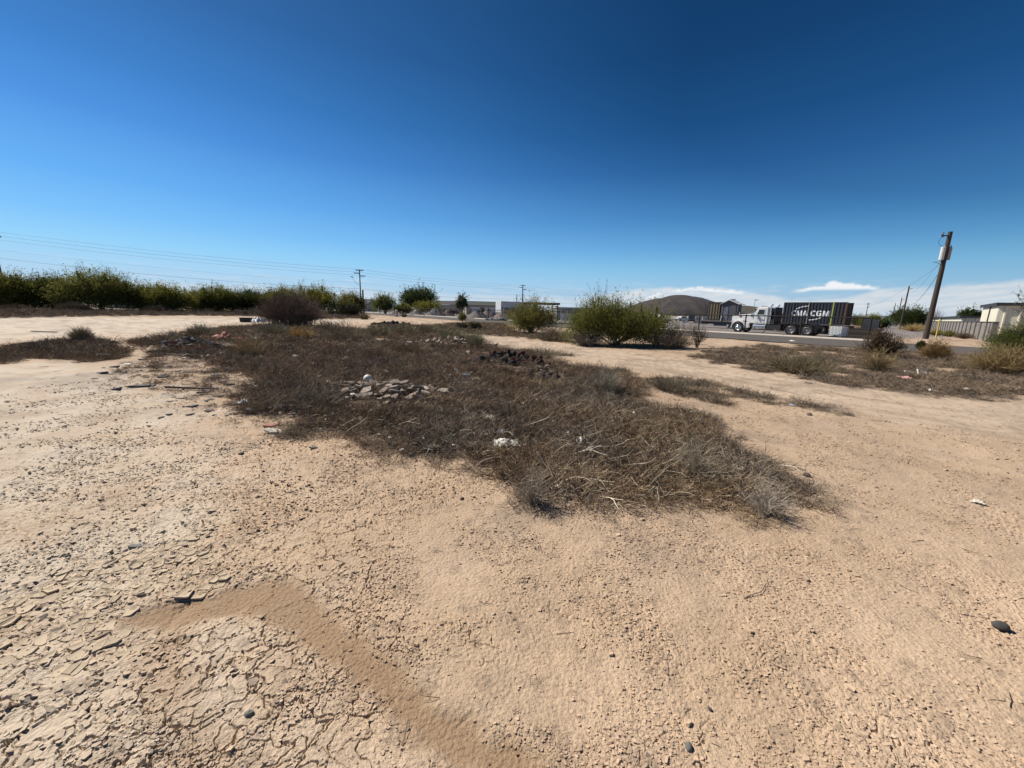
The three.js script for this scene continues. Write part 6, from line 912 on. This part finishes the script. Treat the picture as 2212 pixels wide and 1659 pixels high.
// crumpled paper, cloth and plastic
function crumpled(seed, w, d, h, fold) {
  const g = new THREE.PlaneGeometry(1, 1, 12, 12).rotateX(-Math.PI / 2), p = g.attributes.position, R = rng(seed), ox = R() * 50, k = 1.6 + R();
  for (let i = 0; i < p.count; i++) {
    const x = p.getX(i), z = p.getZ(i), edge = 1 + 0.3 * n1(Math.atan2(z, x) * 1.1 + ox, 3), ridge = 1 - Math.abs(n2(x * k * 2 + ox, z * k * 2)) * 1.3, y = h * (0.15 + 0.6 * Math.max(0, ridge) * sstep(0.6, 0.2, Math.hypot(x, z)) + 0.25 * n3(x * fold + ox, z * fold));
    p.setXYZ(i, x * w * edge, Math.max(0.003, y), z * d * edge);
  }
  g.computeVertexNormals(); return g;
}
{
  const cloth = mat(0.68, 0.65, 0.58, 0.9), paper = mat(0.72, 0.69, 0.62, 0.85), tan = mat(0.56, 0.47, 0.37, 0.9), plastic = mat(0.66, 0.68, 0.7, 0.45), greyPlastic = mat(0.34, 0.36, 0.4, 0.4), pink = mat(0.6, 0.33, 0.29, 0.9), grey = mat(0.42, 0.4, 0.37, 0.85);
  const items = [
    ['rag', 'crumpled white cloth rag lying in the near weeds', 'rag', 1094, 972, 0.3, 0.2, 0.1, cloth], ['paper_scrap', 'white crumpled paper right of the cloth rag', 'paper', 1256, 964, 0.16, 0.1, 0.07, paper], ['paper_scrap', 'white paper scrap further right in the near weeds', 'paper', 1406, 978, 0.11, 0.08, 0.06, paper],
    ['paper_scrap', 'beige crumpled paper above the cloth rag', 'paper', 1060, 914, 0.2, 0.14, 0.09, tan], ['plastic_film', 'grey torn plastic film between the rag and the beige paper', 'plastic', 1088, 944, 0.22, 0.14, 0.06, greyPlastic], ['paper_scrap', 'small tan paper between the rag and the white paper', 'paper', 1196, 925, 0.09, 0.07, 0.04, tan],
    ['plastic_bag', 'white bag scrap at the left tip of the weeds', 'plastic', 529, 876, 0.2, 0.15, 0.1, plastic], ['paper_scrap', 'grey flattened carton in the left part of the weeds', 'carton', 605, 888, 0.34, 0.2, 0.05, grey], ['paper_scrap', 'pale paper left of the small slab pieces', 'paper', 675, 838, 0.16, 0.12, 0.06, paper],
    ['paper_scrap', 'white wad beside the pale paper left of the white ball', 'paper', 710, 837, 0.2, 0.14, 0.09, paper], ['plastic_film', 'bluish plastic film lying in the middle weeds', 'plastic', 720, 818, 0.22, 0.1, 0.03, plastic], ['paper_scrap', 'yellow-white paper in front of the blackened heap', 'paper', 1004, 856, 0.18, 0.12, 0.03, paper],
    ['paper_scrap', 'yellowish wrapper between the two dark grey plates', 'paper', 1030, 826, 0.3, 0.18, 0.05, mat(0.5, 0.42, 0.22, 0.85)], ['carton', 'pale carton lying by the dark plates', 'carton', 1024, 850, 0.18, 0.1, 0.05, mat(0.55, 0.42, 0.34)], ['plastic_bag', 'big white bag on the flats left of the dead bush', 'plastic', 559, 697, 1.0, 0.8, 0.75, plastic],
    ['plastic_bag', 'white sack beneath the brown-green bush by the street', 'plastic', 725, 682, 1.1, 0.8, 0.6, plastic], ['paper_scrap', 'white litter between the grey-green and the biggest bush', 'paper', 1221, 729, 0.5, 0.35, 0.2, paper], ['paper_scrap', 'smaller white litter just below the one between the bushes', 'paper', 1220, 735, 0.34, 0.2, 0.06, paper],
    ['paper_scrap', 'white scrap beyond the track, left of the small bare shrub', 'paper', 1722, 800, 0.34, 0.22, 0.06, paper], ['pink_scrap', 'pink torn scrap in the roadside weeds', 'scrap', 1952, 819, 0.45, 0.25, 0.1, pink], ['paper_scrap', 'white scrap left of the white frame', 'paper', 1958, 805, 0.25, 0.18, 0.05, paper],
    ['paper_scrap', 'white box lid on the near edge of the roadside weeds', 'paper', 2011, 846, 0.16, 0.1, 0.08, paper], ['paper_scrap', 'crushed white cup at the near edge of the roadside weeds', 'cup', 2086, 845, 0.2, 0.1, 0.09, paper], ['paper_scrap', 'white scrap by the golden dry bush', 'paper', 2093, 782, 0.22, 0.16, 0.1, paper],
    ['paper_scrap', 'white litter on the roadside below the truck', 'paper', 1665, 796, 0.24, 0.18, 0.08, paper], ['paper_scrap', 'white litter at the kerb below the truck', 'paper', 1711, 737, 0.45, 0.3, 0.12, paper], ['plastic_film', 'grey film on the thin weed strip by the track', 'plastic', 1710, 876, 0.14, 0.09, 0.03, greyPlastic],
    ['paper_scrap', 'yellow-white chunk of foam on bare soil at the right', 'foam', 2113, 1085, 0.1, 0.06, 0.05, mat(0.62, 0.57, 0.46)], ['paper_scrap', 'cream paper curl at the near edge of the weeds', 'paper', 1108, 1036, 0.05, 0.03, 0.03, paper], ['paper_scrap', 'tiny cream ring at the near edge of the weeds', 'paper', 1296, 1064, 0.05, 0.04, 0.02, paper],
    ['carton', 'pale pink litter in the far left weeds', 'scrap', 586, 733, 0.3, 0.2, 0.06, pink], ['paper_scrap', 'white paper just below the tan grass tuft', 'paper', 566, 773, 0.3, 0.16, 0.06, paper], ['paper_scrap', 'white scrap before the dark tile heap', 'paper', 402, 773, 0.2, 0.12, 0.05, paper],
    ['paper_scrap', 'folded pale sheet near the left weed island', 'paper', 222, 771, 0.4, 0.25, 0.12, grey], ['paper_scrap', 'pale flat paper right of the left weed island', 'paper', 276, 787, 0.3, 0.16, 0.04, paper],
  ];
  items.forEach(([name, label, cat, u, v, w, d, h, m], i) => { const p = spot(u, v); solo(name, crumpled(900 + i, w, d, h, 5), m, label, cat, [p[0], p[1] + (weedCover(p[0], p[2]) > 0.5 ? 0.03 : 0.005), p[2]], i * 0.9); });
  // single solid pieces
  const ball = new THREE.SphereGeometry(0.095, 20, 14); ball.scale(1, 0.94, 1);
  { const p = spot(796, 842); const b = thing('white_ball', 'dirty white ball on the small slab pieces', 'ball', [p[0], p[1] + 0.13, p[2]]); part('shell', ball, mat(0.66, 0.62, 0.53, 0.6), b); part('valve', cyl(0.008, 0.008, 0.01, 0.03, 0.085, 0.02, 'y', 8), mat(0.1, 0.1, 0.1), b); }
  const fr = thing('white_vent_cover', 'small white rectangular open cover in the roadside weeds', 'cover', spot(1994, 811), 0.25), fm = mat(0.72, 0.69, 0.6, 0.7);
  for (const [w, h, x, y] of [[0.46, 0.045, 0, 0.03], [0.46, 0.045, 0, 0.16], [0.06, 0.085, -0.2, 0.095], [0.06, 0.085, 0.2, 0.095]]) part('rail', box(w, h, 0.04, x, y, 0, 0, 0, 0), fm, fr);
  fr.rotation.x = -0.35;
  const boardMat = scrap(0.5, 0.43, 0.34), dark = scrap(0.09, 0.075, 0.06);
  const boards = [['wooden_board', 'pale weathered stick near the spiky grey tuft', 1345, 808, 0.75, 0.06, 0.55, boardMat], ['wooden_board', 'long thin board in front of the dark tile heap', 398, 769, 2.2, 0.09, 0.1, scrap(0.3, 0.25, 0.2)], ['wooden_board', 'dark plank lying on the flats at the far left', 96, 718, 1.5, 0.12, 0.1, dark], ['wooden_board', 'pale lath lying left of the pale carton', 1006, 841, 0.3, 0.05, 0.05, boardMat], ['wooden_board', 'dark thin stick among the scattered slates', 410, 843, 1.0, 0.04, 0.05, dark]];
  boards.forEach(([name, label, u, v, L, w, turn, m]) => { const p = spot(u, v); solo(name, prism([[-L / 2, 0], [L / 2, 0.01], [L / 2, 0.035], [-L / 2, 0.04]], w, 0.004), m, label, 'board', [p[0], p[1] + 0.02, p[2]], -turn); });
  // the black box on the flats
  const bp = spot(533, 696), bb = thing('black_bin', 'black rectangular bin on the flats, left of the white bag', 'bin', bp, 0.35), bm = mat(0.012, 0.013, 0.016, 0.5);
  part('shell', [prism([[-0.5, 0.02], [0.5, 0.02], [0.53, 0.42], [-0.53, 0.42]], 0.62, 0.02)], bm, bb); part('rim', [box(1.1, 0.045, 0.05, 0, 0.43, 0.32), box(1.1, 0.045, 0.05, 0, 0.43, -0.32), box(0.05, 0.045, 0.6, -0.53, 0.43, 0), box(0.05, 0.045, 0.6, 0.53, 0.43, 0)], mat(0.02, 0.022, 0.026, 0.5), bb);
  for (const x of [-0.3, 0, 0.3]) part('rib', box(0.03, 0.36, 0.02, x, 0.22, 0.315), bm, bb);
  // pebbles that can be picked out on the bare soil
  const stones = [['dark rounded stone lying alone at the right edge', 2161, 1353, 0.046, [0.085, 0.075, 0.07]], ['smooth grey pebble near the bottom of the picture', 1488, 1612, 0.02, [0.17, 0.16, 0.14]], ['small dark pebble above the smooth grey one', 1534, 1528, 0.012, [0.1, 0.09, 0.085]], ['grey-green pebble on the cracked mound inside the sandy bend', 538, 1545, 0.022, [0.19, 0.185, 0.155]], ['dark lump of soil on bare ground by the track', 1748, 896, 0.06, [0.15, 0.115, 0.085]], ['dark stone just right of the weed tip', 1742, 1030, 0.045, [0.08, 0.07, 0.065]], ['grey stone inside the right tip of the weeds', 1664, 1030, 0.06, [0.2, 0.18, 0.165]], ['brown clod below the left bay of the weeds', 998, 1080, 0.026, [0.12, 0.085, 0.06]]];
  stones.forEach(([label, u, v, s, k], i) => { const p = spot(u, v), o = solo('pebble', pebbleGeo(i), mat(...k, 0.95, { map: scrapTex }), label, 'stone', [p[0], p[1] + s * 0.3, p[2]], i * 1.1); o.scale.setScalar(s * 1.6); });
}

// ---------------------------------------------------------------- the crust close by: curled mud plates, flakes, crumbs and loose twigs
{
  // curled plates, one by one, on the left where the mud has dried hardest
  const R = rng(60), rgb = [0, 0, 0], mats = [0, 1, 2, 3].map((i) => mat(...tone([0.49, 0.39, 0.27], 0.9 + 0.07 * i), 0.95));
  const CELL = 0.06, cells = [];
  const seedAt = (i, j) => [(i + 0.02 + 0.96 * hash2(i, j, 91)) * CELL * 1.25, (j + 0.02 + 0.96 * hash2(i, j, 92)) * CELL];
  for (let j = -66; j < -12; j++) for (let i = -58; i < -8; i++) {
    const [cx, cz] = seedAt(i, j), zone = curlZone(cx, cz);
    if (zone < 0.2 || washAt(cx, cz)[0] > 0.2 || hash2(i, j, 97) < 0.28 || Math.abs(cx) > -cz * 1.5 + 0.25) continue;
    cells.push([zone * 0.5 + 0.8 * hash2(i, j, 95), i, j, cx, cz]);
  }
  cells.sort((a, b) => b[0] - a[0]);
  for (const [zone, i, j, cx, cz] of cells.slice(0, 298)) {                     // each plate is the cell between its cracks, shrunk and curled
    let poly = [[-1, -1], [1, -1], [1, 1], [-1, 1]].map(([a, b]) => [a * 0.09, b * 0.07]);
    for (let b = -2; b <= 2; b++) for (let a = -2; a <= 2; a++) {
      if (!a && !b) continue;
      const [ox, oz] = seedAt(i + a, j + b), nx = ox - cx, nz = oz - cz, lim = (nx * nx + nz * nz) / 2, out = [];
      for (let q = 0; q < poly.length; q++) { const A = poly[q], B = poly[(q + 1) % poly.length], da = A[0] * nx + A[1] * nz - lim, db = B[0] * nx + B[1] * nz - lim; if (da <= 0) out.push(A); if (da * db < 0) { const t = da / (da - db); out.push([mix(A[0], B[0], t), mix(A[1], B[1], t)]); } }
      poly = out;
    }
    const n = poly.length, shrink = 0.9 - 0.08 * R(), lift = 0.002 + 0.018 * R() * R(), side = R() * 6.28, p = [0, 0, 0], ix = [], rim = [];
    for (const [x, z] of poly) { const a = Math.atan2(z, x), y = lift * (0.4 + 0.6 * Math.max(0, Math.cos(a - side))) + 0.002 * R(); rim.push([x * shrink, y, z * shrink]); }
    for (const t of rim) p.push(t[0] * 0.62, t[1] * 0.25, t[2] * 0.62);
    for (const t of rim) p.push(...t);
    for (const t of rim) p.push(t[0] * 0.98, t[1] - 0.01, t[2] * 0.98);
    for (let q = 0; q < n; q++) { const a = 1 + q, b = 1 + (q + 1) % n; ix.push(0, b, a, a, b, a + n, b, b + n, a + n, a + n, b + n, a + 2 * n, b + n, b + 2 * n, a + 2 * n); }
    const g = new THREE.BufferGeometry(); g.setAttribute('position', new THREE.Float32BufferAttribute(p, 3)); g.setIndex(ix); const f = g.toNonIndexed(); f.computeVertexNormals();
    const o = part('mud_plate', f, mats[Math.floor(R() * 4)], ground); o.position.set(cx, swell(cx, cz) + relief(cx, cz, Math.hypot(cx, cz))[0] + 0.001, cz);
  }
  // crumbs and flakes of crust
  const flakes = [0, 1, 2].map((i) => { const r = rng(670 + i), p = [], n = 5, top = [], g = new THREE.BufferGeometry(), A = new Acc(), w = [1, 1, 1]; for (let q = 0; q < n; q++) { const a = q / n * 6.283; top.push([Math.cos(a) * (0.35 + 0.3 * r()), 0.16 + 0.2 * r(), Math.sin(a) * (0.35 + 0.3 * r())]); } const c = [0, 0.26, 0]; for (let q = 0; q < n; q++) { const t = top[q], u = top[(q + 1) % n], tb = [t[0], -0.1, t[2]], ub = [u[0], -0.1, u[2]]; A.tri(c, u, t, w); A.tri(t, u, tb, w); A.tri(u, ub, tb, w); } return A.build(); });
  const crumbs = thing('soil_crumbs', 'loose flakes and crumbs of dry crust strewn over the bare soil', 'soil'); crumbs.userData.kind = 'stuff';
  const lists = [[], [], []], m = new THREE.Matrix4(), q = new THREE.Quaternion(), e = new THREE.Euler(), c = new THREE.Color();
  for (let n = 0, tries = 0; n < 82000 && tries < 1600000; tries++) {
    const a = (R() - 0.5) * 2.15, r = 0.95 + 11 * Math.pow(R(), 1.9), x = Math.sin(a) * r * 1.02, z = -Math.cos(a) * r;
    const w = washAt(x, z)[0], crumb = sstep(-0.18, 0.35, fbm(n3, x * 0.9, z * 0.9, 3) + 0.05) * 0.9 + 0.04 + 0.14 * sstep(0.2, 1.2, x);
    if (R() > crumb * (1 - 0.93 * w) * (1 - 0.75 * sstep(2.6, 1.2, trackAt(x, z))) || curlZone(x, z) > 0.6 && R() < 0.5) continue;
    n++; lists[n % 3].push([x, z, r]);
  }
  flakes.forEach((g, i) => {
    const im = shade(new THREE.InstancedMesh(g, new THREE.MeshStandardMaterial({ roughness: 0.95, side: THREE.DoubleSide }), lists[i].length)); im.name = 'flakes';
    lists[i].forEach(([x, z, r], j) => {
      const s = (0.005 + 0.013 * Math.pow(R(), 2.4)) * clamp(0.75 + r * 0.11, 0.8, 1.9) * (R() < 0.02 ? 1.9 : 1), f = relief(x, z, r);
      e.set((R() - 0.5) * 0.9, R() * 6.28, (R() - 0.5) * 0.9); q.setFromEuler(e); m.compose(V(x, swell(x, z) + f[0] + s * 0.06, z), q, V(s * (0.9 + 0.7 * R()), s * (0.45 + 0.55 * R()), s)); im.setMatrixAt(j, m);
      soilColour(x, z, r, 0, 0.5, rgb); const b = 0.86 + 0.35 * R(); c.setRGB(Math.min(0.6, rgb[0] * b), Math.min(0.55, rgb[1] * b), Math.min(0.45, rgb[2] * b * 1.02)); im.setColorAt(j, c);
    });
    crumbs.add(im);
  });
  // small curled scraps of crust where the mud has dried hardest
  {
    const crust = thing('curled_crust', 'small curled scraps of dried mud on the far left foreground', 'mud'); crust.userData.kind = 'stuff';
    const list = [];
    for (let n = 0, tries = 0; n < 4800 && tries < 200000; tries++) { const x = mix(-6.5, -0.9, R()), z = mix(-4.6, -0.8, R()); if (Math.abs(x) > -z * 1.55 + 0.3 || washAt(x, z)[0] > 0.1) continue; const k = sstep(-0.8, -2.0, x + 0.6 * fbm(n1, x * 1.3, z * 1.3, 3)) * sstep(-0.05, 0.3, fbm(n2, x * 0.9 + 3, z * 0.9, 3) + 0.12) ; if (R() > k) continue; n++; list.push([x, z]); }
    const im = shade(new THREE.InstancedMesh(flakes[1], new THREE.MeshStandardMaterial({ roughness: 1, side: THREE.DoubleSide }), list.length)); im.name = 'scraps';
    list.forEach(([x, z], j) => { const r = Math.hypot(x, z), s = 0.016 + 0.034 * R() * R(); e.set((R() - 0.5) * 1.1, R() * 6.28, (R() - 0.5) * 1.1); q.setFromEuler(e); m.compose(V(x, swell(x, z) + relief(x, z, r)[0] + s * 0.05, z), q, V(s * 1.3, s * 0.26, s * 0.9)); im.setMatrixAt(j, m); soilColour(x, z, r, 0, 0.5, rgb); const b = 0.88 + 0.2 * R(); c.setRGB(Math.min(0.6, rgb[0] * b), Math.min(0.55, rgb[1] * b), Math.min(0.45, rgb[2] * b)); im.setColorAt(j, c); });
    crust.add(im);
  }
  // chips of brick, plaster and tile lying all through the weeds
  {
    const chips = thing('rubble_chips', 'small chips of plaster, tile and brick strewn through the weeds', 'rubble'); chips.userData.kind = 'stuff';
    const pal = [[0.5, 0.43, 0.35], [0.38, 0.31, 0.25], [0.62, 0.58, 0.52], [0.14, 0.13, 0.125], [0.4, 0.2, 0.14]], ls = [[], []];
    for (let n = 0, tries = 0; n < 2600 && tries < 90000; tries++) { const x = mix(MAIN_WEEDS.x0, MAIN_WEEDS.x1, R()), z = mix(MAIN_WEEDS.z0, -2.5, Math.pow(R(), 0.55)), rub = fbm(n2, x * 0.45 + 30, z * 0.45, 3) + 0.5 * Math.exp(-(((x + 2.2) / 2.6) ** 2) - (((z + 7.2) / 1.8) ** 2)) + 0.4 * Math.exp(-((x / 2) ** 2) - (((z + 10) / 1.5) ** 2)); if (MAIN_WEEDS.signed(x, z) < 0.05 || R() > sstep(-0.05, 0.5, rub)) continue; n++; ls[n % 2].push([x, z]); }
    ls.forEach((l, i) => { const im = shade(new THREE.InstancedMesh(shardGeos[2 + i * 3], new THREE.MeshStandardMaterial({ roughness: 0.95, side: THREE.DoubleSide }), l.length)); im.name = 'chips'; l.forEach(([x, z], j) => { const s = (0.03 + 0.1 * Math.pow(R(), 2.6)) * clamp(-z / 7, 0.8, 2), k = pal[Math.floor(R() * 5)], b = 0.7 + 0.5 * R(); e.set((R() - 0.5) * 0.9, R() * 6.28, (R() - 0.5) * 0.9); q.setFromEuler(e); m.compose(V(x, H(x, z) + 0.03 + 0.08 * R() * R(), z), q, V(s, s, s)); im.setMatrixAt(j, m); c.setRGB(k[0] * b, k[1] * b, k[2] * b); im.setColorAt(j, c); }); chips.add(im); });
  }
  // loose dry twigs and leaf bits on the soil
  const bits = [0, 1, 2].map((i) => { const r = rng(680 + i), A = new Acc(); const [p] = arc([0, 0.004, 0], [1, 0, 0], 1, i === 2 ? 0.9 : 0.45, 4, r); for (const t of p) t[1] = 0.02 + Math.abs(t[1]) * 0.25; A.twig(p, 0.02, 0.008, [1, 1, 1]); if (i) { const [p2] = arc(p[2], unit([1, 0.1, i === 1 ? 1 : -1]), 0.4, 0.4, 2, r); A.twig(p2, 0.013, 0.006, [1, 1, 1]); } return A.build(); });
  const litter = thing('twig_litter', 'broken dry twigs and leaf bits lying about on the bare soil', 'twigs'); litter.userData.kind = 'stuff';
  const tl = [[], [], []];
  for (let n = 0, tries = 0; n < 5200 && tries < 200000; tries++) { const a = (R() - 0.5) * 2.1, r = 1.1 + 24 * Math.pow(R(), 1.5), x = Math.sin(a) * r, z = -Math.cos(a) * r; const edge = clamp(sstep(-1.4, 0.2, MAIN_WEEDS.signed(x, z)) * 0.75 + 0.06 + 0.35 * sstep(0.15, 0.5, fbm(n1, x * 1.2 + 20, z * 1.2, 3))); if (R() > edge || washAt(x, z)[0] > 0.4) continue; n++; tl[n % 3].push([x, z, r]); }
  bits.forEach((g, i) => {
    const im = shade(new THREE.InstancedMesh(g, stemMat, tl[i].length)); im.name = 'twigs';
    tl[i].forEach(([x, z, r], j) => { const s = (0.02 + 0.11 * Math.pow(R(), 3)) * clamp(0.7 + r * 0.09, 0.7, 2); e.set(0, R() * 6.28, (R() - 0.5) * 0.15); q.setFromEuler(e); m.compose(V(x, swell(x, z) + relief(x, z, r)[0] + 0.002, z), q, V(s, s, s)); im.setMatrixAt(j, m); const b = 0.6 + 0.8 * R(); c.setRGB(0.085 * b, 0.062 * b, 0.046 * b); im.setColorAt(j, c); });
    litter.add(im);
  });
  // twigs that stand out
  const lone = [['thin curved stem lying alone on the bare soil at the lower right', 1608, 1290, 0.34, 0.6, 0.9], ['forked dark twig on bare soil below the left weed bay', 1108, 1050, 0.2, 0.3, 0.8], ['short dark stick on bare soil below the slab heap', 820, 1042, 0.16, 2.2, 0.4], ['bent dark stick beside the short one', 860, 1012, 0.22, 0.2, 0.6]];
  lone.forEach(([label, u, v, L, turn, bend], i) => { const r = rng(690 + i), A = new Acc(), [p, d] = arc([0, 0.006, 0], [1, 0, 0], L, bend, 7, r); for (const t of p) t[1] = 0.006 + Math.abs(t[1]) * 0.15; A.twig(p, 0.0035, 0.0015, [0.14, 0.1, 0.075]); if (i === 1) { const [p2] = arc(p[3], unit([0.6, 0.1, 0.8]), L * 0.5, 0.5, 3, r); for (const t of p2) t[1] = Math.max(0.005, t[1] * 0.3); A.twig(p2, 0.003, 0.001, [0.12, 0.085, 0.065]); } solo('dry_twig', A.build(), stemMat, label, 'twig', spot(u, v), turn); });
}

renderer.render(scene, camera);
